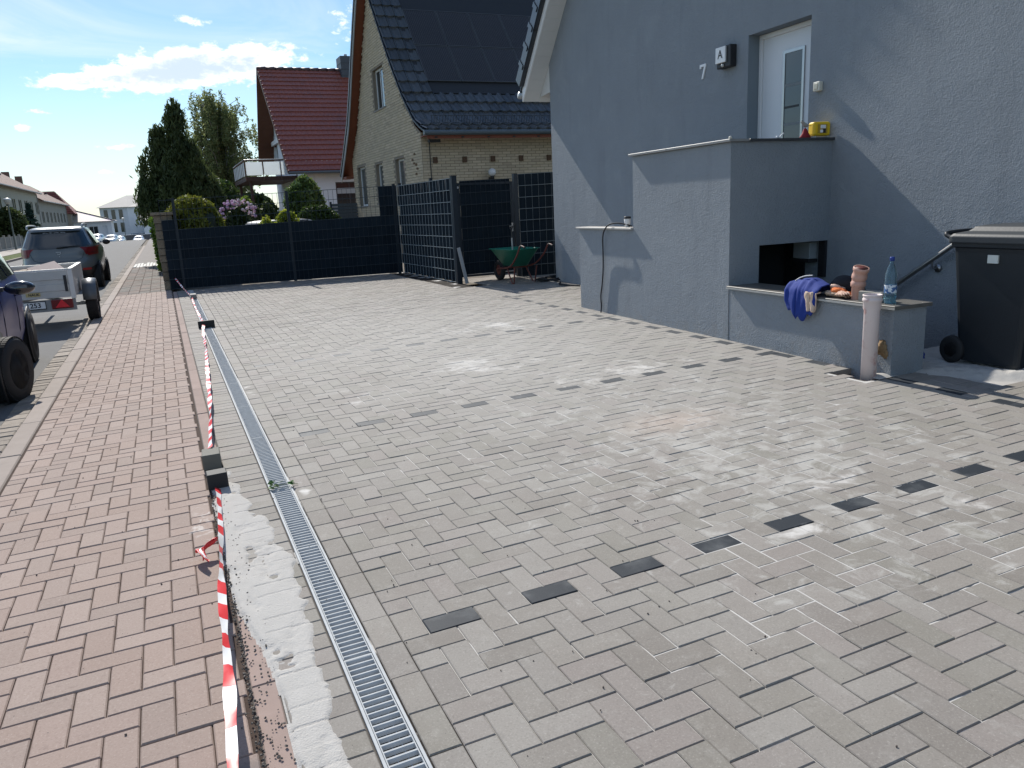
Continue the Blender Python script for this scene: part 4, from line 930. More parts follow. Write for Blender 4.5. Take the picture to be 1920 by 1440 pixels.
def tape(label, pts, w, seg, n=8, tw=.5, ph0=0.):
    P = smooth(pts, n); b = MB(); acc = 0; V = []; F = []; MI = []; rq = random.Random(len(pts))
    Q = [P[0]]
    for a, c in zip(P[:-1], P[1:]):
        L = (c - a).length; k = max(int(L / (seg / 4)), 1)
        for i in range(1, k + 1): Q.append(a + (c - a) * i / k)
    for i, p in enumerate(Q):
        d = (Q[min(i + 1, len(Q) - 1)] - Q[max(i - 1, 0)]).normalized(); sd = d.cross(Vector((0, 0, 1))).normalized(); up = sd.cross(d)
        th = ph0 + tw * sin(acc * 1.7) + .25 * sin(acc * 7.3); ww = w * (1 + .18 * sin(acc * 9) + .1 * sin(acc * 23))
        q = sd * cos(th) + up * sin(th); nn = q.cross(d)
        V += [tuple(p - q * ww / 2), tuple(p + nn * .004 * sin(acc * 31)), tuple(p + q * ww / 2)]
        if i < len(Q) - 1:
            j = 3 * i; F += [(j, j + 3, j + 4, j + 1), (j + 1, j + 4, j + 5, j + 2)]; c_ = int(acc / seg) % 2; MI += [c_, c_]
            acc += (Q[i + 1] - p).length
    b.v = V; b.f = F; b.mi = MI; b.sm = [True] * len(F)
    o = obj('barrier_tape', b, [m_tr, m_tw]); tag(o, label, 'barrier tape', 'red and white tape along the drain')
tape('red and white barrier tape running from the nearest black brick towards the camera', [(.072, 4.44, .012), (.066, 4.25, .03), (.045, 3.75, .05), (.02, 3.3, .075), (-.005, 2.8, .10), (-.02, 2.3, .12), (-.045, 1.8, .13), (-.06, 1.2, .14), (-.07, .2, .15)], .031, .115, ph0=.5)
tape('red and white barrier tape stretched along the grate between grey and black bricks', [(.070, 4.99, .10), (.085, 5.3, .065), (.14, 6.3, .06), (.20, 7.8, .06), (.27, 9.6, .05), (.31, 11.0, .035), (.345, 11.56, .06)], .034, .12, ph0=.4)
tape('faint red dashed tape lying on the grate beyond the crosswise black brick', [(.33, 11.7, .05), (.36, 12.3, .02), (.35, 13.5, .02), (.345, 15, .02), (.35, 16.1, .04)], .03, .16, ph0=.2)
tape('thin barrier tape rising from the farthest brick to the fence', [(.35, 16.35, .05), (.28, 17.2, .09), (.19, 18.2, .18), (.13, 18.8, .26)], .03, .12, ph0=.8)
tt = pv_thing('tape_knot', 'crumpled red tail of tape hanging off the barrier tape', 'tape end', -.0, 3.52, .2)
b = MB(); rq = random.Random(5)
for k in range(5):
    a = rq.uniform(-1, 1); P = smooth([(0.02, .02, .07), (-.02 - .01 * k, .0 + .01 * a, .065 - .006 * k), (-.045 - .006 * k, -.03 * a, .05), (-.055, -.04 - .02 * k, .02 + .006 * k)], 5)
    b.grid(lambda u, w, P=P, k=k: tuple(P[int(w * (len(P) - 1))] + Vector((.012 * (u - .5) + .004 * sin(9 * u + k), .018 * (u - .5) * sin(k + 4 * w), .012 * sin(3 * u + 5 * w + k)))), 5, len(P) - 1, mi=k % 2 if k == 3 else 0)
obj('tape_knot_body', b, [m_tr, m_tw], tt, mod=lambda o: setattr(o.modifiers.new('thickness', 'SOLIDIFY'), 'thickness', .0008))
wd = pv_thing('weed', 'small green torn weed lying across the drain grate', 'weed', .385, 4.27)
b = MB(); rq = random.Random(2)
for k in range(16):
    c = (rq.uniform(-.07, .08) if k > 6 else rq.uniform(-.05, -.01), rq.uniform(-.03, .03), rq.uniform(.006, .035)); M = Matrix.Translation(c) @ Euler((rq.uniform(-.7, .7), rq.uniform(-.7, .7), rq.uniform(0, 6))).to_matrix().to_4x4(); s_ = rq.uniform(.010, .022)
    b.add([(0, -s_, 0), (s_ * .6, -.2 * s_, .003), (s_ * .45, s_ * .7, 0), (0, s_, -.002), (-s_ * .5, s_ * .6, 0), (-s_ * .6, -.2 * s_, .003)], [(0, 1, 2, 3), (0, 3, 4, 5)], M=M)
obj('leaf', b, mat('weed_leaf', (.07, .16, .03), .6), wd); obj('stem', MB().tube(smooth([(-.07, -.02, .008), (-.02, 0, .015), (.04, .01, .012), (.10, -.01, .006)]), .0018, 5), mat('weed_stem', (.12, .16, .05), .6), wd)
# ------------------------------------------------------------ foliage
def qmesh(name, V, m, nper=4):
    me = bpy.data.meshes.new(name); n = len(V) // nper
    me.vertices.add(len(V)); me.vertices.foreach_set('co', np.asarray(V, np.float32).ravel())
    me.loops.add(n * nper); me.loops.foreach_set('vertex_index', np.arange(n * nper, dtype=np.int32))
    me.polygons.add(n); me.polygons.foreach_set('loop_start', np.arange(0, n * nper, nper, dtype=np.int32)); me.polygons.foreach_set('loop_total', np.full(n, nper, np.int32))
    me.materials.append(m); me.update(); me.validate(); return me
def leaves(name, C, size, m, parent, droop=0., aspect=1.6, flat=0., jit=.4):
    C = np.asarray(C); n = len(C); r = RNG
    a = r.normal(size=(n, 3)); a[:, 2] = a[:, 2] * (1 - flat) - droop * 2.2; a /= np.linalg.norm(a, axis=1)[:, None]
    h = r.normal(size=(n, 3)); b = np.cross(a, h); b /= np.linalg.norm(b, axis=1)[:, None]
    s = size * (1 + jit * (r.random(n) * 2 - 1))[:, None]
    A = a * s * aspect / 2; B = b * s / 2
    V = np.stack([C - A, C + B * .9, C + A, C - B * .9], 1).reshape(-1, 3)
    return link(bpy.data.objects.new(name, qmesh(name, V, m)), parent)
def leafmat(name, c1, c2, tr=.35, rough=.55):
    if name in MT: return MT[name]
    m = bpy.data.materials.new(name); m.use_nodes = True; t = NT(m.node_tree); b = t.n['Principled BSDF']; out = t.n['Material Output']
    pos = t('ShaderNodeNewGeometry').outputs['Position']; r = t('ShaderNodeNewGeometry').outputs['Random Per Island']
    f = t.math('MULTIPLY', t.math('ADD', r, t.step(t.noise(pos, 1.6, 3), .35, .65)), .5)
    c = t.mix(f, c1, c2); t.l.new(c, b.inputs['Base Color']); b.inputs['Roughness'].default_value = rough; b.inputs['Specular IOR Level'].default_value = .3
    tl = t('ShaderNodeBsdfTranslucent'); t.l.new(c, tl.inputs[0]); mx = t('ShaderNodeMixShader', {0: tr, 1: b.outputs[0], 2: tl.outputs[0]}); t.l.new(mx.outputs[0], out.inputs[0])
    MT[name] = m; return m
def ell(n, c, r, shell=.55, seed=0, lump=.22, nl=9):
    """points in the outer shell of a lumpy ellipsoid"""
    g = np.random.default_rng(seed + 100); d = g.normal(size=(n, 3)); d /= np.linalg.norm(d, axis=1)[:, None]
    k = g.normal(size=(nl, 3)); k /= np.linalg.norm(k, axis=1)[:, None]
    bump = np.max(d @ k.T, 1); rad = (1 - lump + lump * 1.6 * (bump - .6)) * (shell + (1 - shell) * g.random(n) ** .5)
    return np.asarray(c) + d * rad[:, None] * np.asarray(r)
def clump(n, centers, rad, seed=0, squash=1.):
    g = np.random.default_rng(seed); C = np.asarray(centers); i = g.integers(0, len(C), n); d = g.normal(size=(n, 3)); d /= np.linalg.norm(d, axis=1)[:, None]
    q = d * (g.random(n) ** .45)[:, None] * rad; q[:, 2] *= squash; return C[i] + q
def bush(name, label, cat, loc, r, n, size, m, seed, stem=(.08, .05, .03), group=None, extra=None, **k):
    t = thing(name, label, cat, loc, 0, group)
    C = ell(n, (0, 0, r[2]), r, .45, seed, .42, 26); C = C[C[:, 2] > .02]
    leaves('foliage', C, size, m, t, **k)
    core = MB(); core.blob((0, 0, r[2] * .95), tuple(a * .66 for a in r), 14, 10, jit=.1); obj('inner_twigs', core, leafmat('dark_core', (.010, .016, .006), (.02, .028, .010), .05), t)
    b = MB(); g = random.Random(seed)
    for q in range(4): b.tube([(g.uniform(-.1, .1), g.uniform(-.1, .1), -.1), (g.uniform(-.4, .4) * r[0], g.uniform(-.4, .4) * r[1], r[2] * 1.1)], [.03, .012], 6)
    obj('stem', b, mat('bark', (.09, .065, .045), .9, .3, 20, bump=.5), t)
    if extra: extra(t)
    return t
L_yel = leafmat('yellow_green_needles', (.10, .135, .018), (.26, .25, .04)); L_dk = leafmat('dark_needles', (.028, .050, .018), (.11, .135, .045), .35)
L_br = leafmat('birch_leaf', (.11, .15, .055), (.28, .30, .13), .55); L_lau = leafmat('laurel_leaf', (.04, .085, .02), (.19, .25, .08), .3, .28); L_hd = leafmat('hedge_leaf', (.05, .11, .015), (.14, .21, .035), .4)
L_mid = leafmat('mid_leaf', (.03, .06, .014), (.09, .13, .03), .3); L_gold = leafmat('golden_leaf', (.17, .23, .02), (.34, .35, .045), .5); L_rh = leafmat('rhododendron_leaf', (.02, .04, .012), (.06, .08, .02), .2)
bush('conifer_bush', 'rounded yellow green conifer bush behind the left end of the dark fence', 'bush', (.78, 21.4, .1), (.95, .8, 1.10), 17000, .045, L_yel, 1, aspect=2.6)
def blooms(t):
    g = np.random.default_rng(5); b = MB(); b2 = MB()
    for k in range(80):
        x = g.uniform(-.56, .56); y = g.uniform(-.45, .2); z = 1.62 + .12 * g.random() - .25 * (x / .6) ** 2 + .10 * g.random() * (1 if g.random() > .3 else -3)
        (b if x < -.12 or g.random() < .25 else b2).blob((x, y, z), .038 + .018 * g.random(), 8, 6, jit=.12)
    obj('purple_blossom', b, mat('purple_bloom', (.58, .36, .52), .8, .3, 30), t, kind='stuff'); obj('pale_blossom', b2, mat('pale_bloom', (.70, .54, .58), .8, .25, 30), t, kind='stuff')
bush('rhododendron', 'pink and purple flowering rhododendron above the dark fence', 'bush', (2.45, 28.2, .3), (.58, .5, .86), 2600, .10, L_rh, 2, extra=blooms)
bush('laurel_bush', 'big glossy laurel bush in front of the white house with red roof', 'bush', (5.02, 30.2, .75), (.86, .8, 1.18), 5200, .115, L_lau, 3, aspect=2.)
bush('golden_shrub', 'small bright yellow green shrub just over the fence panel, left of the post', 'bush', (2.34, 20.0, .4), (.28, .3, .64), 800, .075, L_gold, 4, group='yellow green shrubs behind the fence')
bush('golden_shrub', 'small bright yellow green shrub just over the fence panel, right of the post', 'bush', (2.86, 20.1, .4), (.42, .3, .68), 1200, .075, L_gold, 5, group='yellow green shrubs behind the fence')
bush('thuja', 'dark low hedge bush between laurel and yellow brick house', 'bush', (4.6, 25.6, .1), (1.05, .5, .93), 6000, .07, L_mid, 6)
bush('thuja_bush', 'small dark cone shaped conifer left of the white house corner', 'bush', (3.85, 31.8, .1), (.42, .4, 1.1), 2600, .07, L_dk, 7, group='small dark conifers by the white house')
bush('thuja_bush', 'small dark conifer right beside the rhododendron', 'bush', (3.2, 30.8, .1), (.36, .4, 1.08), 2600, .07, L_dk, 8, group='small dark conifers by the white house')
bush('green_shrub', 'sunlit green shrub below the white balcony', 'bush', (3.7, 38.2, .2), (.6, .5, 1.25), 2400, .10, leafmat('fresh_leaf', (.12, .2, .03), (.25, .32, .06), .5), 9)
bush('dark_shrub', 'dark shrubbery in the shade behind and below the white balcony', 'bush', (5.0, 50, -.1), (2.3, 1.0, 1.7), 6000, .16, L_mid, 41)
# trimmed hedge along the footpath
hg = thing('hedge', 'bright green trimmed hedge growing over the far footpath beyond the wall pillar', 'hedge', (.42, 24.2, .02))
g = np.random.default_rng(3); C = []
for k in range(30000):
    y = 42 * g.random() ** 1.5; f = g.random()
    if f < .55: x = -.62 + .10 * np.sin(y * 2.1) + .10 * g.random() + .05 * np.sin(y * 5); z = 1.62 * g.random()
    elif f < .8: x = -.6 + .7 * g.random(); z = 1.55 + .15 * g.random()
    else: x = -.6 + .7 * g.random(); z = 1.62 * g.random(); y = .12 * g.random()
    C.append((x + .10 * (1 - z / 2.2), y, z))
leaves('foliage', C, .085, L_hd, hg, aspect=1.3)
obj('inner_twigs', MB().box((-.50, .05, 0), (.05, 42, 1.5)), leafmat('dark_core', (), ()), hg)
# weeping dark conifer: several drooping spires
yw = thing('weeping_conifer', 'tall dark weeping conifer with two ragged spires behind the garden fence', 'tree', (.95, 32, 0))
C = []; SC = []; g = np.random.default_rng(8)
for (x, y, top, rb, zb, n) in ((0, 0, 5.78, .62, 1.6, 13000), (-.60, .2, 4.95, .50, 1.9, 8000), (-1.05, .1, 4.1, .42, 2.1, 4500), (.38, -.3, 4.5, .62, 1.2, 8000), (.78, 0, 3.6, .62, .9, 7000), (1.15, .2, 2.9, .5, .9, 4000), (-.3, -.6, 3.9, .72, .9, 8000), (.2, -.8, 3.1, .8, .8, 6000), (-1.15, -.1, 3.1, .42, 1.9, 2500)):
    nb_ = n // 90
    for k in range(nb_):
        t = g.random() ** .75; z = top - t * (top - zb); R_k = rb * (t ** .75) * g.uniform(.75, 1.12) + .07; a = g.random() * 2 * pi
        cx, cy = x + R_k * cos(a), y + R_k * sin(a); m_ = 90; s_ = g.random(m_)
        C.append(np.stack([cx + g.normal(0, .06, m_) * (1 + s_) - s_ * .0, cy + g.normal(0, .06, m_) * (1 + s_), z + .15 - s_ * g.uniform(.35, .7)], 1))
        SC.append(((x, y, z + .1), (cx, cy, z + .12)))
leaves('foliage', np.concatenate(C), .055, L_dk, yw, droop=1., aspect=3.2)
b = MB(); b.tube([(0, 0, -.2), (0, 0, 2.5), (.02, 0, 5.5)], [.2, .12, .03], 8)
for a, c in SC[::4]: b.tube([a, c], [.02, .008], 4, cap=False)
obj('trunk', b, mat('bark', ()), yw)
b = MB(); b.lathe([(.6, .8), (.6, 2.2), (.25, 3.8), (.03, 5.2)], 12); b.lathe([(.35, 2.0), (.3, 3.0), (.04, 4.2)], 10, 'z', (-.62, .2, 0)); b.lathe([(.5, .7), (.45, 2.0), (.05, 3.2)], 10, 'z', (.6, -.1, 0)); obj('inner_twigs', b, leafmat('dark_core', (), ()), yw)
# birch
bi = thing('birch_tree', 'tall airy birch with hanging twigs behind the dark conifer', 'tree', (4.25, 57, 0))
C = []; b = MB(); g = np.random.default_rng(12); b.tube([(0, 0, -.3), (.1, 0, 3), (-.05, 0, 6), (.05, 0, 8.9)], [.24, .18, .10, .03], 8)
for k in range(150):
    h = 2.2 + 6.9 * g.random(); R_k = 2.75 * (1 - abs((h - 5.2) / 5.4) ** 2.0) * (.45 + .6 * g.random() ** .6); a = g.random() * 2 * pi; up = .5 + 1.0 * g.random()
    tip = np.array([R_k * cos(a), R_k * sin(a), min(h + up * .7, 9.55)]); b.tube([(0, 0, h * .72), tuple(tip * np.array([.5, .5, 1]) * np.array([1, 1, .95])), tuple(tip)], [.05, .03, .012], 5, cap=False)
    for q in range(6):
        s0 = tip * np.array([1, 1, 1]) * (1 - .22 * q * np.array([1, 1, .12])) + g.normal(0, .16, 3); L = g.uniform(.5, 1.7); m_ = int(70 * L); s_ = g.random(m_) ** .8
        C.append(np.stack([s0[0] + g.normal(0, .085, m_) + .1 * s_ * cos(a), s0[1] + g.normal(0, .085, m_) + .1 * s_ * sin(a), s0[2] - s_ * L + .1], 1))
leaves('foliage', np.concatenate(C), .095, L_br, bi, droop=.5, aspect=1.5)
obj('trunk', b, mat('birch_bark', (.30, .28, .25), .8, .5, 6), bi)
# dark bushes in the middle ground behind the conifer to close the gap to the ground
def tree(label, loc, H, R_, m, seed, n=6000, size=.12, name='tree', group=None):
    t = thing(name, label, 'tree', loc, 0, group); g = np.random.default_rng(seed)
    cs = ell(26, (0, 0, H * .6), (R_ * .72, R_ * .72, H * .36), .5, seed, .2)
    leaves('foliage', clump(n, cs, R_ * .42, seed), size, m, t)
    b = MB(); b.tube([(0, 0, -.3), (0, 0, H * .5), (0, 0, H * .85)], [.05 * H * .4, .1, .03], 7)
    for c in cs[::2]: b.tube([(0, 0, H * .35), tuple(c)], [.05, .015], 4, cap=False)
    obj('trunk', b, mat('bark', ()), t); return t
tree('round dark green garden tree low behind the tall conifer', (2.9, 46, 0), 3.6, 1.6, L_mid, 31, 9000, .13)
tree('broad green tree beyond the birch left of the white house', (3.6, 62, 0), 4.2, 2.4, L_dk, 32, 9000, .16)

# ------------------------------------------------------------ wavy tile rows
def tile_rows(b, prof, x0, x1, w, n, amp=.022, lift=.03, sub=4):
    """prof: list of (y,z) from eave to ridge, n rows; rows overlap like shingles"""
    P = [Vector((0, y, z)) for y, z in prof]; cum = [0]
    for a, c in zip(P[:-1], P[1:]): cum.append(cum[-1] + (c - a).length)
    def at(s):
        s = min(max(s, 0), cum[-1]); i = max(k for k in range(len(cum) - 1) if cum[k] <= s + 1e-9); f = (s - cum[i]) / (cum[i + 1] - cum[i]); d = (P[i + 1] - P[i]).normalized()
        return P[i] + (P[i + 1] - P[i]) * f, Vector((0, -d.z, d.y)) if d.y > 0 else Vector((0, d.z, -d.y))
    nx = int((x1 - x0) / w * sub); V0 = None
    for r in range(n):
        s0 = cum[-1] * r / n; s1 = cum[-1] * (r + 1) / n + .03
        p0, n0 = at(s0); p1, n1 = at(s1); V = []
        for i in range(nx + 1):
            x = x0 + (x1 - x0) * i / nx; wv = amp * (abs(sin(pi * (x - x0) / w)) ** .6)
            sag = .035 * (1 - abs(sin(pi * (x - x0) / w)))
            a = p0 + n0 * (lift + wv) + (p0 - p1).normalized() * -sag * .5; c = p1 + n1 * (.002 + wv * .8); e = p0 + n0 * (-.01)
            V += [(x, e.y, e.z), (x, a.y, a.z), (x, c.y, c.z)]
        b.add(V, [(3 * i, 3 * i + 3, 3 * i + 4, 3 * i + 1) for i in range(nx)] + [(3 * i + 1, 3 * i + 4, 3 * i + 5, 3 * i + 2) for i in range(nx)])
def window_(t, plane, a0, a1, z0, z1, face, depth=.12, fr=.06, mf=m_wpaint, bars=(), sill=True, mg=m_glass, name='window'):
    """plane: ('x',value) wall plane; face: outward sign; a = the horizontal coordinate"""
    ax, v = plane; s = face
    def bx_(b, o0, o1, p0, p1, q0, q1):
        if ax == 'x': b.box((v + o0 * -s, p0, q0), (v + o1 * -s, p1, q1))
        else: b.box((p0, v + o0 * -s, q0), (p1, v + o1 * -s, q1))
    b = MB(); d0, d1 = depth, depth + .05
    for p in ((a0, a0 + fr, z0, z1), (a1 - fr, a1, z0, z1), (a0 + fr, a1 - fr, z0, z0 + fr), (a0 + fr, a1 - fr, z1 - fr, z1)): bx_(b, d0, d1, *p)
    for q in bars: bx_(b, d0 + .005, d1, q - fr * .4, q + fr * .4, z0 + fr, z1 - fr)
    o = obj(name, b, mf, t); b = MB(); bx_(b, d0 + .02, d0 + .03, a0 + fr, a1 - fr, z0 + fr, z1 - fr); obj('pane', b, mg, o)
    if sill: b = MB(); bx_(b, -.04, depth, a0 - .03, a1 + .03, z0 - .04, z0 - .002); obj('sill', b, mat('sill_stone', (.25, .23, .2), .7), o)
def holed(b, ax, v, poly, holes, face):
    """wall polygon (a,z) with rectangular holes, triangulated by strips"""
    xs = sorted(set([p[0] for p in poly] + [h[0] for h in holes] + [h[1] for h in holes]))
    n = len(poly)
    def span(a):
        zs = []
        for i in range(n):
            p, q = poly[i], poly[(i + 1) % n]
            if (p[0] - a) * (q[0] - a) < 0: zs.append(p[1] + (q[1] - p[1]) * (a - p[0]) / (q[0] - p[0]))
        return min(zs), max(zs)
    for a, c in zip(xs[:-1], xs[1:]):
        if c - a < 1e-5: continue
        e = (c - a) * 1e-4; la, ha = span(a + e); lc, hc_ = span(c - e); m_ = (a + c) / 2
        hs_ = sorted([h for h in holes if h[0] < m_ < h[1]], key=lambda h: h[2]); bot = (la, lc)
        segs = []
        for h in hs_: segs.append((bot, (h[2], h[2]))); bot = (h[3], h[3])
        segs.append((bot, (ha, hc_)))
        for (l, h) in segs:
            P = [(a, l[0]), (c, l[1]), (c, h[1]), (a, h[0])]
            Vv = [(v, p[0], p[1]) if ax == 'x' else (p[0], v, p[1]) for p in P]
            b.add(Vv, [(0, 1, 2, 3) if (ax == 'y') == (face < 0) else (3, 2, 1, 0)])
def reveal(b, ax, v, h, depth, face):
    a0, a1, z0, z1 = h; w = v - face * depth
    q = lambda o, a, z: (o, a, z) if ax == 'x' else (a, o, z)
    for P in (((v, a0, z0), (w, a0, z0), (w, a0, z1), (v, a0, z1)), ((v, a1, z0), (w, a1, z0), (w, a1, z1), (v, a1, z1)), ((v, a0, z1), (w, a0, z1), (w, a1, z1), (v, a1, z1)), ((v, a0, z0), (w, a0, z0), (w, a1, z0), (v, a1, z0))):
        b.add([q(*p) for p in P], [(0, 1, 2, 3)])

# ------------------------------------------------------------ yellow brick house
yh = thing('brick_house', 'yellow brick gable house with dark tiled roof and solar panels', 'house', (6.4, 19.87, 0))
wall = [(0, -.3), (0, 3.42), (.47, 3.64), (1.3, 4.32), (2.11, 5.17), (2.93, 6.15), (3.6, 7.0), (4.25, 7.75), (4.9, 6.85), (5.5, 6.0), (6.19, 5.0), (6.77, 4.25), (7.5, 3.6), (7.9, 3.3), (7.9, -.3)]
WH = [(3.12, 4.30, 4.46, 5.60), (6.2, 7.25, 1.70, 2.97), (3.98, 4.78, 1.74, 2.92), (1.66, 2.55, 1.70, 2.92)]
m_mort = mat('mortar', (.24, .20, .15), .9, .12, 6, bump=.3)
def yb_extra(t, pos, c):
    r = rnd(t); return t.ramp(r, [(0, (.50, .41, .28)), (.3, (.56, .465, .33)), (.6, (.48, .40, .29)), (.85, (.60, .50, .36)), (1, (.44, .36, .26))])
m_yb = mat('yellow_brick', (1, 1, 1), .85, extra=yb_extra, bump=.3, bs=120, bd=.003, spec=.15)
b = MB(); holed(b, 'x', 0, wall, WH, -1)
for h in WH: reveal(b, 'x', 0, h, .15, -1)
b.add([(0, 0, -.3), (9.5, 0, -.3), (9.5, 0, 3.42), (0, 0, 3.42)], [(0, 1, 2, 3)]); b.add([(0, 7.9, -.3), (9.5, 7.9, -.3), (9.5, 7.9, 3.3), (0, 7.9, 3.3)], [(3, 2, 1, 0)])
obj('wall', b, m_mort, yh)
def inside(y, z):
    n = len(wall); c = False
    for i in range(n):
        p, q = wall[i], wall[(i + 1) % n]
        if (p[1] > z) != (q[1] > z) and y < (q[0] - p[0]) * (z - p[1]) / (q[1] - p[1]) + p[0]: c = not c
    return c
pl = []; CH, BL = .072, .25
for r in range(0, 105):
    z = .9 + r * CH; off = (r % 2) * .125; y = -.125 + off
    while y < 8:
        y0_, y1_ = max(y, 0), min(y + BL, 7.9); c = (y0_ + y1_) / 2
        if y1_ - y0_ > .05 and inside(c, z + .02) and inside(c, z + CH) and not any(h[0] - .1 < c < h[1] + .1 and h[2] - .02 < z + CH / 2 < h[3] + .06 for h in WH):
            pl.append(((-.004, c, z + CH / 2 + random.uniform(-.001, .001)), (.012 + .003 * random.random(), round(y1_ - y0_ - .012, 3), CH - .012), (0, 0, 0)))
        y += BL
    if z < 3.36:
        x = .0 + off - .125
        while x < 4.6:
            x0_, x1_ = max(x, 0), x + BL
            if x1_ - x0_ > .05: pl.append((((x0_ + x1_) / 2, -.004, z + CH / 2), (round(x1_ - x0_ - .012, 3), .012, CH - .012), (0, 0, 0)))
            x += BL
SB = lambda d: MB().box((-d[0] / 2, -d[1] / 2, -d[2] / 2), (d[0] / 2, d[1] / 2, d[2] / 2))
pieces(yh, 'brick', pl, m_yb, 300, SB)
for k, h in enumerate(WH): window_(yh, ('x', 0), h[0], h[1], h[2], h[3], -1, .10, .055, bars=((h[0] + h[1]) / 2 + .1,) if k == 0 else (), mg=mat('curtain_glass', (.09, .10, .10), .12, .5, 12, spec=.7) if k else m_glass)
for (y, z) in ((.62, 2.93), (.82, 2.80), (.70, 2.70), (.52, 2.66), (.44, 2.55), (.56, 2.42)): obj('accent_brick', MB().box((-.03, y - .06, z - .025), (-.008, y + .06, z + .025)), mat('accent_brown', (.16, .10, .06), .9), yh)
for x in (.33, 1.15, 1.96, 2.79, 3.64): obj('wall_block', MB().box((x - .055, -.06, 2.655), (x + .06, -.011, 2.80)), mat('block_brown', (.10, .055, .03), .8, .3, 30), yh)
def srf(pr, off):
    o = []
    for i, p in enumerate(pr):
        a, c = pr[max(i - 1, 0)], pr[min(i + 1, len(pr) - 1)]; d = Vector((c[0] - a[0], c[1] - a[1])).normalized(); o.append((p[0] - d.y * off, p[1] + d.x * off))
    return o
near = [(-.50, 3.36), (-.05, 3.52), (.47, 3.76), (1.3, 4.44), (2.11, 5.29), (2.93, 6.27), (3.6, 7.12), (4.25, 7.90)]
farp = [(8.62, 2.72), (8.25, 3.05), (7.6, 3.62), (6.85, 4.32), (6.25, 5.10), (5.55, 6.12), (4.95, 6.97), (4.25, 7.90)]
def deck(pr, x0, x1, th, side):
    b = MB(); up = [(p[0], p[1] + th) for p in pr]; b.prism(pr + up[::-1], x0, x1); return b
obj('roof_deck', deck(near, -.05, 9.5, .05, 1), m_anth, yh); obj('roof_deck', deck(farp, -.26, 9.5, .05, 1), m_wood, yh)
ntop = [(p[0], p[1] + .055) for p in near]; ftop = [(p[0], p[1] + .055) for p in farp]
m_dt = mat('anthracite_tile', (.052, .056, .058), .38, .18, 6, isl=.25, spec=.45)
P_ = [Vector((0, *p)) for p in ntop]; cum = [0]
for a, c in zip(P_[:-1], P_[1:]): cum.append(cum[-1] + (c - a).length)
def sat(s):
    s = min(max(s, 0), cum[-1] - 1e-6); i = max(k for k in range(len(cum) - 1) if cum[k] <= s); f = (s - cum[i]) / (cum[i + 1] - cum[i]); d = (P_[i + 1] - P_[i]).normalized(); return P_[i] + (P_[i + 1] - P_[i]) * f, d
def tile(d):
    w, L = d[0], d[1]; b = MB(); V = []; xs = [-.5, -.42, -.2, .15, .36, .44, .5]; hs = [.018, .040, .006, .006, .044, .050, .020]
    for x, h in zip(xs, hs): V += [(x * w, -L / 2, -.03), (x * w, -L / 2 + (.03 if h < .01 else 0), h + .024), (x * w, L / 2, h - .022)]
    n = len(xs); b.add(V, [(3 * i, 3 * i + 3, 3 * i + 4, 3 * i + 1) for i in range(n - 1)] + [(3 * i + 1, 3 * i + 4, 3 * i + 5, 3 * i + 2) for i in range(n - 1)]); return b
TW = .285; nrow = 15; rowl = cum[-1] / nrow; pl = []
FL = (.62, 9.2)          # flashing field around the panels
for r in range(nrow):
    p, d = sat((r + .5) * rowl); ang = atan2(d.z, d.y)
    for c in range(34):
        x = -.02 + (c + .5) * TW
        if r >= 5 and x > FL[0] + .1: continue
        pl.append(((x, p.y - d.z * .02, p.z + d.y * .02), (TW + .004, rowl + .05, .05), (ang, 0, 0)))
pieces(yh, 'roof_tile', pl, m_dt, 300, tile)
def slopebox(b, x0, x1, s0, s1, h0, h1, mi=0):
    a, d = sat(s0); c, e = sat(s1); n = Vector((0, -d.z, d.y)); n2 = Vector((0, -e.z, e.y)); d2 = (c - a).normalized(); n = Vector((0, -d2.z, d2.y)); n2 = n
    V = [Vector((x, q.y, q.z)) + m_ * h for h in (h0, h1) for (x, q, m_) in ((x0, a, n), (x1, a, n), (x1, c, n2), (x0, c, n2))]
    b.add(V, [(3, 2, 1, 0), (4, 5, 6, 7), (0, 1, 5, 4), (1, 2, 6, 5), (2, 3, 7, 6), (3, 0, 4, 7)], mi)
b = MB()
for k in range(5, 15): slopebox(b, FL[0], 9.4, k * rowl, (k + 1) * rowl + .005, .0, .018)
obj('flashing', b, mat('black_flashing', (.018, .020, .023), .7, .1, 4), yh)
m_cell = mat('solar_cell', (.024, .022, .023), .38, .1, 3, spec=.3); m_pf = mat('panel_frame', (.085, .088, .09), .5, metal=.1)
s_lo = 2.68; PH, PW = 1.46, 1.0
for row in range(3):
    for c in range(8):
        x0 = .83 + c * (PW + .02); s0 = s_lo + row * (PH + .03)
        if s0 + PH > cum[-1] + .3: continue
        s1 = min(s0 + PH, cum[-1] - .02)
        b = MB(); slopebox(b, x0 + .02, x0 + PW - .02, s0 + .02, s1 - .02, .05, .066); pn_ = obj('solar_panel', b, m_cell, yh)
        b = MB(); slopebox(b, x0, x0 + PW, s0, s0 + .018, .04, .072); slopebox(b, x0, x0 + PW, s1 - .018, s1, .04, .072); slopebox(b, x0, x0 + .018, s0 + .02, s1 - .02, .04, .072); slopebox(b, x0 + PW - .018, x0 + PW, s0 + .02, s1 - .02, .04, .072); obj('panel_rim', b, m_pf, pn_)
        b = MB()
        for q in range(1, 18): slopebox(b, x0 + q * PW / 18 - .0035, x0 + q * PW / 18 + .0035, s0 + .03, s1 - .03, .0665, .0675)
        obj('busbar', b, mat('busbar', (.085, .08, .08), .5), pn_)
b = MB()
for k in range(56):
    x = .28 + k * .075; a, d = sat(.50); n = Vector((0, -d.z, d.y)); lo, hi = a + n * .07, a + n * .26; b.tube([(x, lo.y, lo.z), (x, hi.y, hi.z)], .006, 4, cap=False)
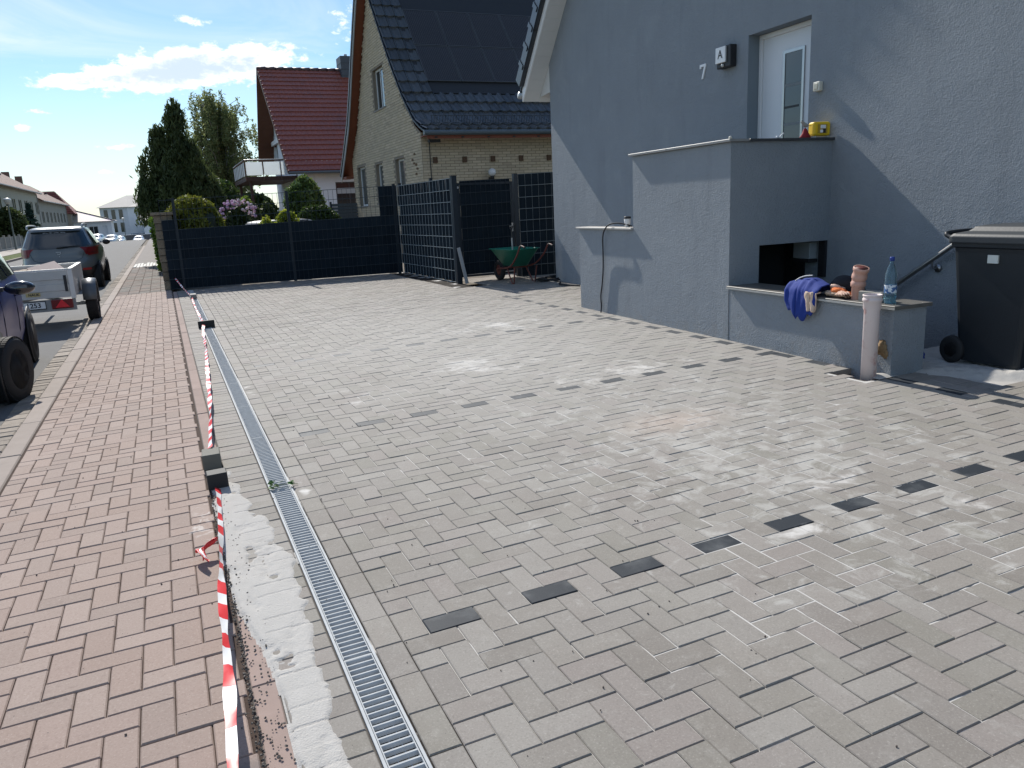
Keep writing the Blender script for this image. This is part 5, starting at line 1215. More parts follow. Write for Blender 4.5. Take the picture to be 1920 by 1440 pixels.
for h in (.07, .26): a, d = sat(.50); q = a + Vector((0, -d.z, d.y)) * h; b.tube([(.25, q.y, q.z), (4.5, q.y, q.z)], .008, 5)
obj('snow_guard', b, mat('guard_metal', (.06, .07, .075), .4, metal=.4), yh)
b = MB(); b.tube([(-.1, -.56, 3.36), (9.4, -.56, 3.36)], .065, 10); obj('gutter', b, mat('dark_gutter', (.085, .11, .125), .4), yh)
b = MB(); b.prism([(-.50, 3.22), (-.47, 3.22), (-.47, 3.36), (-.50, 3.355)], .0, 9.4); obj('fascia_board', b, mat('red_brown_board', (.22, .06, .03), .55, .2, 8), yh)
b = MB(); b.box((-.02, -.47, 3.30), (9.4, -.002, 3.32)); obj('soffit', b, mat('red_brown_board', ()), yh)
for k in range(6): obj('rafter_dot', MB().box((.2 + k * .72, -.512, 3.235), (.27 + k * .72, -.502, 3.27)), m_black, yh)
obj('lamp_under_eave', MB().box((.12, -.30, 3.15), (.42, -.16, 3.22)), m_black, yh)
b = MB(); b.tube([(.20, -.03, 1.0), (.20, -.03, 3.28)], .012, 6); obj('cable', b, m_black, yh)
# left verge with brown boards and tile edge, following the far slope
b = MB(); inner = [(p[0] - .02, p[1] - .16) for p in farp]; b.prism(farp + inner[::-1], -.30, -.27); obj('barge_board', b, mat('pale_barge', (.36, .37, .38), .5), yh)
b = MB(); b.prism([(p[0], p[1] - .004) for p in farp] + [(p[0] - .03, p[1] - .05) for p in farp][::-1], -.268, .0); obj('verge_soffit', b, m_wood, yh)
b = MB(); b.box((-.26, 7.92, 2.66), (.0, 8.58, 2.74)); obj('eave_return', b, m_wood, yh)
PF = [Vector((0, *p)) for p in ftop]; cf = [0]
for a, c in zip(PF[:-1], PF[1:]): cf.append(cf[-1] + (c - a).length)
pl = []
for r in range(int(cf[-1] / .34)):
    s = (r + .5) * .34; i = max(k for k in range(len(cf) - 1) if cf[k] <= s); f = (s - cf[i]) / (cf[i + 1] - cf[i]); p = PF[i] + (PF[i + 1] - PF[i]) * f; d = (PF[i + 1] - PF[i]).normalized()
    pl.append(((-.24, p.y, p.z + .03), (.18, .38, .07), (atan2(-d.z, -d.y) , 0, 0)))
pieces(yh, 'verge_tile', pl, m_dt, 60, lambda d: MB().box((-d[0] / 2, -d[1] / 2, -.05), (d[0] / 2, d[1] / 2, .03)))
gl_ = thing('globe_lamp', 'white globe lamp on the shaded brick wall above the gate', 'lamp', (8.26, 19.80, 2.30))
obj('globe', MB().blob((0, -.10, .075), .105, 18, 12), mat('milk_glass', (.7, .7, .7), .25), gl_); obj('lamp_base', MB().lathe([(.05, -.12), (.055, -.02), (.04, .0)], 12, 'z', (0, -.10, 0)).box((-.05, -.1, -.12), (.05, .05, -.05)), m_black, gl_)

# ------------------------------------------------------------ white house with red roof
rh = thing('red_roof_house', 'white gable house with steep red tiled roof and slate chimney', 'house', (6.3, 37.0, 0))
X0 = -.8; rn = [(-.55, 3.42), (6.1, 8.80)]; rf_ = [(9.9, 4.05), (6.1, 8.80)]
b = MB(); holed(b, 'x', 0, [(0, -.5), (0, 3.85), (6.1, 8.75), (9.45, 4.55), (9.45, -.5)], [(7.6, 8.9, 3.5, 5.35), (2.0, 3.2, .6, 2.6)], -1)
for h in ((7.6, 8.9, 3.5, 5.35), (2.0, 3.2, .6, 2.6)): reveal(b, 'x', 0, h, .15, -1)
holed(b, 'y', 0, [(0, -.5), (0, 3.9), (10, 3.9), (10, -.5)], [(1.35, 2.7, 1.35, 2.92)], -1); reveal(b, 'y', 0, (1.35, 2.7, 1.35, 2.92), .15, -1)
m_wr = mat('white_render', (.72, .74, .76), .9, .06, 1.5)
obj('wall', b, m_wr, rh); window_(rh, ('x', 0), 7.6, 8.9, 3.5, 5.35, -1); window_(rh, ('x', 0), 2.0, 3.2, .6, 2.6, -1)
window_(rh, ('y', 0), 1.35, 2.7, 1.35, 2.92, -1, bars=(2.0,), mf=mat('dark_frame', (.05, .05, .055), .5), mg=mat('blind_glass', (.02, .025, .03), .15, .5, 3))
obj('window_blind', MB().box((1.42, .105, 2.40), (2.63, .115, 2.65)), mat('blind', (.45, .47, .48), .6), rh)
m_rt = mat('red_glazed_tile', (.25, .075, .05), .5, .15, 1.2, spec=.45, bump=.1, bs=20, extra=lambda t, p, c: t.mix(t.math('MULTIPLY', t.step(t.noise(p, .5, 5, .6), .5, .7), .35), c, (.12, .07, .065)))
b = MB(); b.prism([(-.55, 3.36), (6.1, 8.74), (6.1, 8.80), (-.55, 3.42)], X0, 10.2); b.prism([(9.9, 3.99), (9.9, 4.05), (6.1, 8.80), (6.1, 8.74)], X0, 10.2); obj('roof_deck', b, m_wood, rh)
b = MB(); tile_rows(b, rn, X0 - .02, 10.2, .235, 22, .03, .045); obj('roof_tiles', b, m_rt, rh, kind='stuff')
b = MB(); tile_rows(b, rf_, X0 - .02, 10.2, .8, 20, .02, .045, 2); obj('roof_tiles', b, m_rt, rh, kind='stuff')
for k in range(24): obj('ridge_tile', MB().lathe([(.10, 0), (.12, .44)], 8, 'x', (X0 + k * .44, 6.1, 8.82)), mat('ridge_dark', (.07, .035, .035), .5), rh)
b = MB(); b.prism([(-.57, 3.30), (6.1, 8.70), (6.1, 8.86), (-.57, 3.46)], X0 - .03, X0 - .005); b.prism([(9.92, 3.93), (9.92, 4.09), (6.1, 8.86), (6.1, 8.70)], X0 - .03, X0 - .005); obj('barge_board', b, mat('brown_board', (.13, .05, .025), .6, .2, 4), rh)
for k in range(24):
    a, c = k / 24, (k + .94) / 24; y0_, y1_ = 9.88 - 3.75 * a, 9.88 - 3.75 * c; z0_, z1_ = 4.0 + 4.7 * a, 4.0 + 4.7 * c
    obj('soffit_plank', MB().prism([(y0_, z0_ - .02), (y0_, z0_), (y1_, z1_), (y1_, z1_ - .02)], X0, -.001), mat('brown_board', ()), rh)
b = MB(); b.tube([(X0, -.62, 3.36), (10.2, -.62, 3.36)], .06, 8); obj('gutter', b, mat('dark_gutter', ()), rh)
ch_ = obj('chimney', MB().box((3.35, 5.5, 7.5), (4.15, 6.5, 9.45)), mat('slate_clad', (.055, .065, .08), .5, .2, 8, bump=.3, bs=30), rh)
for k in range(12): obj('slate_row', MB().box((3.335, 5.485, 7.55 + k * .155), (4.165, 6.515, 7.55 + k * .155 + .02)), mat('slate_row', (.035, .04, .05), .5), ch_) if k % 2 == 0 else None
obj('chimney_pot', MB().lathe([(.09, 9.45), (.08, 9.62)], 8, 'z', (3.75, 6, 0)), m_zinc, ch_)
obj('wall_sign', MB().box((.42, -.03, 3.12), (.92, -.002, 3.36)), mat('sign_white', (.75, .75, .75), .5), rh)
obj('lintel_awning', MB().prism([(3.0, 5.25), (8.7, 5.25), (8.7, 5.45), (3.0, 5.55)], -.16, -.01), m_wpaint, rh)
bl = obj('balcony', MB().box((-2.36, 2.0, 3.18), (-.005, 7.6, 3.36)), m_dwood, rh)
for k in range(3): obj('glass_panel', MB().box((-2.32 + k * .8, 1.99, 3.42), (-2.32 + k * .8 + .74, 2.005, 4.02)), leafmat('milk_panel', (.80, .84, .86), (.78, .82, .84), .6, .3), bl)
for k in range(7): obj('glass_panel', MB().box((-2.375, 2.06 + k * .79, 3.42), (-2.36, 2.06 + k * .79 + .73, 4.02)), mat('milk_panel', ()), bl)
b = MB(); b.tube([(-.05, 2.0, 4.09), (-2.37, 2.0, 4.09), (-2.37, 7.6, 4.09)], .03, 8)
for x in (-2.36, -1.56, -.75, -.03): b.box((x - .02, 1.97, 3.2), (x + .02, 1.99, 4.07))
for k in range(8): b.box((-2.39, 2.02 + k * .79, 3.2), (-2.376, 2.05 + k * .79, 4.07))
obj('railing', b, mat('rail_brown', (.12, .06, .04), .5), bl)
b = MB(); b.tube([(-.05, 2.0, 4.125), (-2.37, 2.0, 4.125), (-2.37, 7.6, 4.125)], .022, 8); obj('hand_rail', b, m_steel, bl)
b = MB(); b.box((-2.2, 2.2, 0), (-2.08, 2.32, 3.18)); b.box((-2.2, 7.2, 0), (-2.08, 7.32, 3.18)); obj('balcony_post', b, m_dwood, bl)
sl_ = thing('slatted_screen', 'dark grey slatted screen beside the laurel hedge', 'screen', (5.85, 27.6, .1))
for k in range(9): obj('slat', MB().box((-.35, -.02, .75 + k * .11), (.72, .02, .75 + k * .11 + .095)), mat('grey_slat', (.06, .075, .085), .6), sl_)
obj('screen_post', MB().box((-.41, -.04, 0), (-.355, .04, 1.8)), m_anth, sl_)
# pillar wall between footpath and garden
pw = thing('garden_wall', 'weathered rough stone pillar wall beside the footpath at the fence end', 'wall', (.0, 18.98, 0))
m_rs = mat('rough_stone', (.20, .165, .12), .95, .35, 7, bump=.9, bs=26, bd=.03, isl=.25)
g = random.Random(6); z = 0.
while z < 1.62:
    h = g.uniform(.13, .22); y = 0.
    while y < 5.0:
        L = min(g.uniform(.28, .55), 5.05 - y); e = g.uniform(0, .02) + .035 * (z / 1.7); obj('stone', MB().box((-.10 - e, y + .006, z + .005), (.24, y + L - .006, z + h - .006), ch=.015), m_rs, pw); y += L
    z += h
obj('cap_slab', MB().box((-.19, -.05, z), (.30, 5.1, z + .06), ch=.01), m_rs, pw)
# ------------------------------------------------------------ vehicles
class Shell:
    """car body as stacked rounded plan outlines; y = 0 at the tail, +y towards the nose"""
    def __init__(s, lv, n=4.2): s.lv = lv; s.n = n
    def at(s, z):
        L = s.lv; z = min(max(z, L[0][0]), L[-1][0] - 1e-6)
        i = max(k for k in range(len(L) - 1) if L[k][0] <= z); f = (z - L[i][0]) / (L[i + 1][0] - L[i][0])
        return [L[i][k] * (1 - f) + L[i + 1][k] * f for k in (1, 2, 3)]
    def ring(s, z, m=56):
        yr, yf, w = s.at(z); c, h = (yr + yf) / 2, (yf - yr) / 2; o = []
        for k in range(m):
            t = 2 * pi * k / m; a, b_ = cos(t), sin(t); e = 2 / s.n
            o.append((w * math.copysign(abs(a) ** e, a), c + h * math.copysign(abs(b_) ** e, b_), z))
        return o
    def rear(s, x, z, off=0.):
        yr, yf, w = s.at(z); c, h = (yr + yf) / 2, (yf - yr) / 2; q = max(1 - abs(x / w) ** s.n, 0) ** (1 / s.n); return (x * (1 + off / w), c - (h + off) * q, z)
    def front(s, x, z, off=0.):
        yr, yf, w = s.at(z); c, h = (yr + yf) / 2, (yf - yr) / 2; q = max(1 - abs(x / w) ** s.n, 0) ** (1 / s.n); return (x * (1 + off / w), c + (h + off) * q, z)
    def side(s, y, z, sg_=1, off=0.):
        yr, yf, w = s.at(z); c, h = (yr + yf) / 2, (yf - yr) / 2; q = max(1 - abs((y - c) / h) ** s.n, 0) ** (1 / s.n); return (sg_ * (w + off) * q, y, z)
def patch(fn, a0, a1, z0, z1, nu=12, nv=5):
    """a0, a1 may be functions of z fraction; z0,z1 functions of u fraction"""
    A0 = a0 if callable(a0) else (lambda w: a0); A1 = a1 if callable(a1) else (lambda w: a1); Z0 = z0 if callable(z0) else (lambda u: z0); Z1 = z1 if callable(z1) else (lambda u: z1)
    b = MB(); b.grid(lambda u, w: fn(A0(w) + (A1(w) - A0(w)) * u, Z0(u) + (Z1(u) - Z0(u)) * w), nu, nv); return b
m_clear = mat('car_glass', (.03, .036, .04), .05, .02, spec=.9)
def wheel(t, x, y, r, w, sg_=1, steer=0., name='wheel', rimm=None):
    e = link(bpy.data.objects.new(name, None), t) if False else None
    M = Matrix.Translation((x, y, r)) @ Matrix.Rotation(steer, 4, 'Z')
    b = MB(); b.lathe([(r * .62, -w / 2), (r * .9, -w / 2 - .006), (r * .985, -w / 2 + .02), (r, -w * .2), (r, w * .2), (r * .985, w / 2 - .02), (r * .9, w / 2 + .006), (r * .62, w / 2), (r * .62, -w / 2)], 40, 'x', M=M)
    for k in range(60):
        a = 2 * pi * k / 60
        for q in (-.36, -.12, .12, .36):
            A = Matrix.Rotation(a + q * .06, 4, 'X'); b.box((q * w - w * .09, -.011, r - .004), (q * w + w * .09, .011, r + .004), M=M @ A)
    o = obj(name, b, m_rub, t)
    b = MB(); f = sg_ * w * .42; b.lathe([(0, f * .9), (r * .12, f), (r * .16, f * .75), (r * .56, f * .55), (r * .6, f), (r * .64, f)] if f > 0 else [(0, f * .9), (r * .12, f), (r * .16, f * .75), (r * .56, f * .55), (r * .6, f), (r * .64, f)], 30, 'x', M=M)
    for k in range(5):
        A = Matrix.Rotation(2 * pi * k / 5, 4, 'X'); b.box((f * .75, -.028, r * .1), (f, .028, r * .6), M=M @ A)
    obj('rim', b, rimm or mat('alloy', (.45, .46, .47), .35, .1, metal=.8), o); return o
# parked grey hatchback seen from behind
suv = thing('parked_car', 'dark grey raised hatchback parked at the kerb, seen from behind', 'car', (-2.42, 22.0, gz(-2.42, 22) - .02), radians(0))
m_gp = mat('grey_car_paint', (.115, .13, .135), .35, .04, 2, metal=.1, coat=.4)
sh = Shell([(.24, .30, 3.85, .70), (.32, .10, 3.96, .80), (.46, .02, 4.04, .85), (.60, .0, 4.06, .868), (.70, .03, 4.05, .870), (.80, .10, 4.0, .868), (.95, .13, 3.85, .862), (1.02, .16, 3.45, .852), (1.08, .19, 3.05, .835), (1.20, .27, 2.85, .785), (1.35, .37, 2.55, .715), (1.46, .43, 2.35, .665), (1.515, .47, 2.25, .625), (1.545, .60, 2.12, .56), (1.56, .85, 1.95, .42)], 4.6)
b = MB(); zs = [.24, .28, .32, .39, .46, .53, .60, .65, .70, .75, .80, .87, .95, .985, 1.02, 1.05, 1.08, 1.14, 1.20, 1.27, 1.35, 1.41, 1.46, 1.49, 1.515, 1.532, 1.545, 1.553, 1.56]
m_ = 56; V = []
for z in zs: V += sh.ring(z, m_)
b.add(V, [(i * m_ + j, i * m_ + (j + 1) % m_, (i + 1) * m_ + (j + 1) % m_, (i + 1) * m_ + j) for i in range(len(zs) - 1) for j in range(m_)] + [tuple(range((len(zs) - 1) * m_, len(zs) * m_)), tuple(range(m_))[::-1]], sm=True)
body = obj('body', b, m_gp, suv)
R_ = lambda x, z, o=.006: sh.rear(x, z, o)
obj('rear_window', patch(lambda x, z: R_(x, z, .008), lambda w: -.70 + .10 * w - .03 * (1 - w) ** 3, lambda w: .70 - .10 * w + .03 * (1 - w) ** 3, lambda u: 1.09 - .055 * (1 - (2 * u - 1) ** 4), 1.445, 20, 8), m_clear, suv)
obj('spoiler', patch(lambda x, z: (lambda p: (p[0], p[1] - .05, p[2]))(R_(x, z, .02)), -.56, .56, 1.455, 1.525, 12, 3), m_gp, suv)
obj('lower_bumper', patch(lambda x, z: R_(x, z, .010), -.80, .80, .25, lambda u: .50 + .10 * (2 * u - 1) ** 6, 20, 6), m_black, suv)
obj('diffuser', patch(lambda x, z: R_(x, z, .016), -.40, .40, .27, .42, 12, 4), mat('skid_silver', (.30, .31, .32), .5), suv)
for s in (-1, 1):
    lp = obj('tail_light', patch(lambda x, z: R_(s * x, z, .014), .65, .845, lambda u: .84 + .01 * u, lambda u: 1.055 - .02 * (1 - u), 10, 6), mat('red_lens', (.16, .006, .010), .3, .15, 8, spec=.4), suv)
    obj('light_rim', patch(lambda x, z: R_(s * x, z, .017), .66, .82, .90, .915, 8, 1), mat('light_dark_red', (.05, .004, .006), .3), lp)
    obj('tail_light', patch(lambda y, z: sh.side(y, z, s, .014), .20, .42, lambda u: .86 + .06 * u, lambda u: 1.05 - .02 * u, 6, 4), mat('red_lens', ()), suv)
    obj('reflector', patch(lambda x, z: R_(s * x, z, .018), .50, .68, .485, .54, 6, 2), mat('reflector_red', (.30, .01, .012), .3), suv)
    obj('side_window', patch(lambda y, z: sh.side(y, z, s, .008), lambda w: .62 + .12 * w, lambda w: 1.35, 1.10, 1.42, 8, 5), m_clear, suv)
    obj('side_window', patch(lambda y, z: sh.side(y, z, s, .008), 1.42, lambda w: 2.62 - .42 * w, 1.10, 1.43, 8, 5), m_clear, suv)
    b = MB(); b.tube(smooth([(s * .60, .55, 1.52), (s * .605, .62, 1.60), (s * .60, 1.2, 1.615), (s * .59, 1.9, 1.60), (s * .57, 2.0, 1.53)]), .022, 8); obj('roof_rail', b, m_zinc, suv)
    b = MB(); b.blob((s * .96, 2.75, 1.10), (.10, .05, .075), 12, 8); obj('mirror', b, m_black, suv)
    for y in (.68, 3.28):
        b = MB(); b.lathe([(.0, 0), (.37, .0), (.375, .012), (0, .013)], 26, 'x', (s * .862 - .006, y, .32)); obj('wheel_arch', b, m_black, suv)
        wheel(suv, s * .79, y, .315, .20, s)
obj('windscreen', patch(lambda x, z: sh.front(x, z, .006), -.62, .62, 1.10, 1.45, 10, 5), m_clear, suv)
b = MB()
for (x0, x1, zz) in ((-.62, .62, 1.06), ): pass
def seam(pts, m_=m_black, r=.0035):
    b = MB(); b.tube([R_(x, z, .003) for x, z in pts], r, 5); return b
obj('tailgate_seam', seam([(-.69, 1.04), (-.60, .98), (-.56, .86), (-.52, .78), (-.40, .735), (0, .72), (.40, .735), (.52, .78), (.56, .86), (.60, .98), (.69, 1.04)]), mat('seam_black', (.01, .01, .01), .8), suv)
b = MB(); b.tube([R_(.02, 1.06, .03), R_(.20, 1.075, .035), R_(.50, 1.085, .03)], [.022, .014, .008], 6); b.blob(R_(.06, 1.055, .02), (.07, .03, .022), 10, 6); obj('wiper', b, m_black, suv)
b = MB()
ep = R_(.03, .925, .02)
b.add([(ep[0] + x, ep[1], ep[2] + z) for x, z in ((-.055, .035), (.055, .035), (.050, -.005), (.025, -.035), (-.030, -.035), (-.030, -.018), (.018, -.018), (.032, 0), (.034, .018), (-.055, .018))], [(0, 1, 8, 9), (1, 2, 7, 8), (2, 3, 6, 7), (3, 4, 5, 6)])
b.v += [(x, y + .008, z) for x, y, z in b.v]; obj('emblem', b, m_zinc, suv)
obj('emblem_slot', MB().box((ep[0] - .03, ep[1] - .001, ep[2] - .004), (ep[0] + .0, ep[1] + .006, ep[2] + .006)), m_zinc, suv)
obj('lock_button', MB().blob(R_(.04, .845, .01), .012, 8, 6), m_zinc, suv)
obj('white_smear', patch(lambda x, z: R_(x, z, .012), -.26, .22, lambda u: 1.418 - .004 * sin(40 * u), lambda u: 1.428 + .006 * sin(23 * u), 30, 1), mat('decal', (.4, .42, .46), .6), suv)
# blue car, nose towards the camera, mostly outside the frame
bl = thing('parked_car', 'bright blue car with black mirror parked facing the camera at the left edge', 'car', (-2.47, 11.35, gz(-2.47, 9) - .02), radians(182.3))
m_bp = mat('blue_car_paint', (.001, .022, .14), .35, .03, 2, metal=.0, coat=.1, spec=.3)
sb = Shell([(.22, .25, 3.90, .68), (.30, .08, 4.0, .80), (.45, .02, 4.06, .845), (.62, .0, 4.06, .855), (.78, .04, 3.98, .858), (.90, .10, 3.80, .85), (.98, .14, 3.25, .84), (1.04, .18, 2.95, .82), (1.2, .28, 2.65, .75), (1.36, .40, 2.3, .67), (1.44, .5, 2.1, .60), (1.47, .7, 1.9, .50), (1.48, .9, 1.7, .4)], 4.2)
b = MB(); zs = [.22, .26, .30, .37, .45, .53, .62, .70, .78, .84, .90, .94, .98, 1.01, 1.04, 1.12, 1.2, 1.28, 1.36, 1.40, 1.44, 1.455, 1.47, 1.476, 1.48]; V = []
for z in zs: V += sb.ring(z, m_)
b.add(V, [(i * m_ + j, i * m_ + (j + 1) % m_, (i + 1) * m_ + (j + 1) % m_, (i + 1) * m_ + j) for i in range(len(zs) - 1) for j in range(m_)] + [tuple(range((len(zs) - 1) * m_, len(zs) * m_)), tuple(range(m_))[::-1]], sm=True)
obj('body', b, m_bp, bl)
for s in (-1, 1):
    obj('headlight', patch(lambda x, z: sb.front(s * x, z, .012), .50, .80, .66, lambda u: .84 - .05 * u, 10, 5), mat('lamp_glass', (.55, .60, .65), .08, .1, spec=.9), bl)
    obj('side_window', patch(lambda y, z: sb.side(y, z, s, .008), lambda w: .75 + .1 * w, 1.55, 1.06, 1.36, 8, 5), m_clear, bl)
    obj('side_window', patch(lambda y, z: sb.side(y, z, s, .008), 1.62, lambda w: 2.75 - .42 * w, 1.05, 1.37, 8, 5), m_clear, bl)
    for y in (.72, 3.15):
        b = MB(); b.lathe([(0, 0), (.345, 0), (.35, .012), (0, .013)], 28, 'x', (s * .852 - .006, y, .31)); obj('wheel_arch', b, m_black, bl)
    wheel(bl, s * .775, .72, .298, .19, s)
    wheel(bl, s * .87 if s < 0 else .78, 3.15, .298, .20, s, radians(-17) if s < 0 else radians(-17))
    b = MB(); b.blob((s * 1.00, 2.42, .985), (.135, .075, .068), 18, 12); mo = obj('mirror', b, mat('gloss_black', (.010, .012, .018), .15, .0, coat=1.), bl)
    obj('mirror_foot', MB().box((min(s * .86, s * .82), 2.38, .96), (max(s * .86, s * .82) + .06, 2.44, 1.0)), m_black, mo)
    obj('door_handle', MB().tube(smooth([sb.side(1.35, .86, s, .01), sb.side(1.42, .865, s, .04), sb.side(1.55, .865, s, .04), sb.side(1.6, .86, s, .01)]), .011, 6), mat('blue_car_paint', ()), bl)
    for y in (1.60, 2.66): obj('door_seam', MB().tube([sb.side(y, z, s, .002) for z in (.32, .5, .7, .9, 1.0)], .004, 5), mat('seam_black', ()), bl)
obj('windscreen', patch(lambda x, z: sb.front(x, z, .006), -.68, .68, 1.02, 1.38, 12, 6), m_clear, bl)
obj('grille', patch(lambda x, z: sb.front(x, z, .010), -.42, .42, .32, .50, 10, 4), m_black, bl)
b = MB(); c0 = sb.front(-.62, .40, .014); b.tube([sb.front(-.70, .42, .012), sb.front(-.60, .36, .014), sb.front(-.52, .40, .014)], .006, 5); obj('bumper_badge', b, m_zinc, bl)
# box trailer
tr = thing('box_trailer', 'small weathered aluminium box trailer with red triangle reflector loaded with rubble', 'trailer', (-1.97, 13.5, gz(-1.9, 14) - .02), radians(1.0))
m_al = mat('dull_aluminium', (.50, .49, .46), .5, .16, 6, metal=.35, bump=.1, bs=60)
Wt, Lt, Zb, Zt = .62, 2.0, .50, .93
b = MB()
for a, c in (((-Wt, 0), (-Wt + .03, Lt)), ((Wt - .03, 0), (Wt, Lt)), ((-Wt + .032, Lt - .03), (Wt - .032, Lt))): b.box((*a, Zb), (*c, Zt - .03))
obj('side_wall', b, m_al, tr)
b = MB()
for a, c in (((-Wt - .012, .0), (-Wt + .04, Lt + .01)), ((Wt - .04, .0), (Wt + .012, Lt + .01)), ((-Wt + .042, Lt - .04), (Wt - .042, Lt + .01)), ((-Wt + .042, -.022), (Wt - .042, .02))): b.box((*a, Zt - .03), (*c, Zt))
for x in (-Wt - .014, Wt - .05):
    for y in (-.02, Lt - .04): b.box((x, y, Zb - .02), (x + .064, y + .055, Zt - .031))
obj('top_rail', b, mat('pale_aluminium', (.62, .61, .58), .45, .12, 8, metal=.3), tr)
tg = MB(); prof = [(Zb, 0), (Zb + .10, -.0), (Zb + .105, -.012), (Zb + .20, -.012), (Zb + .205, 0), (Zb + .27, 0), (Zb + .275, -.014), (Zt - .032, -.014)]
for (z0, y0), (z1, y1) in zip(prof[:-1], prof[1:]): tg.add([(-Wt + .055, y0 - .004, z0), (Wt - .055, y0 - .004, z0), (Wt - .055, y1 - .004, z1), (-Wt + .055, y1 - .004, z1)], [(0, 1, 2, 3)])
tg.box((-Wt + .055, .0, Zb), (Wt - .055, .02, Zt - .032)); tl_ = obj('tailgate', tg, m_al, tr)
obj('latch_slot', MB().box((Wt - .115, -.024, Zb + .09), (Wt - .075, -.017, Zt - .10)), m_black, tl_)
obj('maker_plate', MB().box((-.02, -.012, Zb + .04), (.17, -.006, Zb + .095)), mat('plate_cream', (.50, .40, .18), .6), tl_); text('NAUK', .052, (.085, -.0135, Zb + .067), (pi / 2, 0, 0), m_black, tl_, bold=.001)
b = MB(); b.box((-Wt + .02, -.005, .30), (Wt - .0, .04, Zb - .025)); lb_ = obj('light_board', b, mat('board_grey', (.24, .245, .24), .6, .12, 6), tr)
b = MB(); b.box((-.17, -.012, .355), (.21, -.006, .455)); pl_ = obj('number_plate', b, mat('plate_white', (.70, .71, .70), .4, .02), tr); b = MB()
for a, c in (((-.18, .343), (.22, .354)), ((-.18, .456), (.22, .467)), ((-.18, .354), (-.171, .456)), ((.211, .354), (.22, .456))): b.box((a[0], -.016, a[1]), (c[0], -.006, c[1]))
obj('plate_holder', b, m_black, pl_); text('F 1253', .098, (.02, -.0135, .403), (pi / 2, 0, 0), m_black, pl_, bold=.0018)
b = MB(); b.box((.29, -.03, .335), (.58, -.006, .475)); lp_ = obj('tail_light', b, mat('lens_dark_red', (.16, .012, .012), .3), tr, mod=bev(.02, 2))
b = MB(); b.prism([(.34, .355), (.53, .355), (.435, .478)], -.048, -.031, 1); obj('reflector_triangle', b, mat('bright_red', (.70, .03, .04), .25), lp_, fixn=True)
b = MB(); b.blob((.0, 1.0, Zb + .20), (.55, .9, .20), 26, 18, jit=.12); obj('rubble', b, mat('rubble_sand', (.36, .29, .22), .95, .35, 16, bump=.8, bs=40, bd=.02), tr)
b = MB(); M = Matrix.Translation((.25, .75, Zt - .10)) @ Euler((.35, -.2, .4)).to_matrix().to_4x4(); b.box((-.20, -.28, 0), (.22, .28, .05), M=M); obj('rubble_slab', b, mat('slab_pink', (.45, .36, .32), .9), tr)
for s in (-1, 1):
    wheel(tr, s * (Wt + .15), 1.12, .30, .16, s); b = MB(); th = [radians(a) for a in range(-8, 190, 18)]
    x0, x1 = (s * (Wt + .045), s * (Wt + .25)); V = []
    for a in th: V += [(x0, 1.12 + .36 * cos(a), .32 + .37 * sin(a)), ((x0 + x1) / 2, 1.12 + .375 * cos(a), .32 + .385 * sin(a)), (x1, 1.12 + .36 * cos(a), .32 + .37 * sin(a)), (x1, 1.12 + .33 * cos(a), .32 + .33 * sin(a))]
    n = len(th); b.add(V, [(4 * i + k, 4 * i + 4 + k, 4 * i + 5 + k, 4 * i + 1 + k) for i in range(n - 1) for k in range(3)], sm=True)
    obj('mudguard', b, mat('grey_mudguard', (.10, .11, .12), .4, .1), tr, mod=lambda o: setattr(o.modifiers.new('thickness', 'SOLIDIFY'), 'thickness', .006))
b = MB(); b.tube([(-Wt - .1, 1.12, .30), (Wt + .1, 1.12, .30)], .03, 8); b.tube([(-.45, .3, .42), (0, 1.8, .40), (0, 3.1, .42)], .03, 6); b.tube([(.45, .3, .42), (0, 1.8, .40)], .03, 6); obj('axle', b, m_zinc, tr)
# dark car roof behind the fence
dc = thing('parked_car', 'dark car in the garden drive with only its roof above the fence', 'car', (2.55, 23.4, gz(2.5, 24) - .02), radians(-68))
b = MB(); V = []
for z in zs: V += [(x, y, z * 1.06) for x, y, _ in sb.ring(z, m_)]
b.add(V, [(i * m_ + j, i * m_ + (j + 1) % m_, (i + 1) * m_ + (j + 1) % m_, (i + 1) * m_ + j) for i in range(len(zs) - 1) for j in range(m_)] + [tuple(range((len(zs) - 1) * m_, len(zs) * m_)), tuple(range(m_))[::-1]], sm=True)
dc.location = (1.9, 22.85, gz(2, 24) - .20)
obj('body', b, mat('black_car_paint', (.012, .013, .015), .4, .02, coat=.2), dc)
for s in (-1, 1): obj('side_window', patch(lambda y, z: (lambda p: (p[0], p[1], p[2] * 1.06))(sb.side(y, z, s, .008)), .9, lambda w: 2.7 - .42 * w, 1.05, 1.36, 10, 5), m_clear, dc)
b = MB(); b.tube([(-.55, .6, 1.53), (-.55, 1.9, 1.53)], .015, 6); b.tube([(.55, .6, 1.53), (.55, 1.9, 1.53)], .015, 6); obj('roof_rail', b, m_zinc, dc)
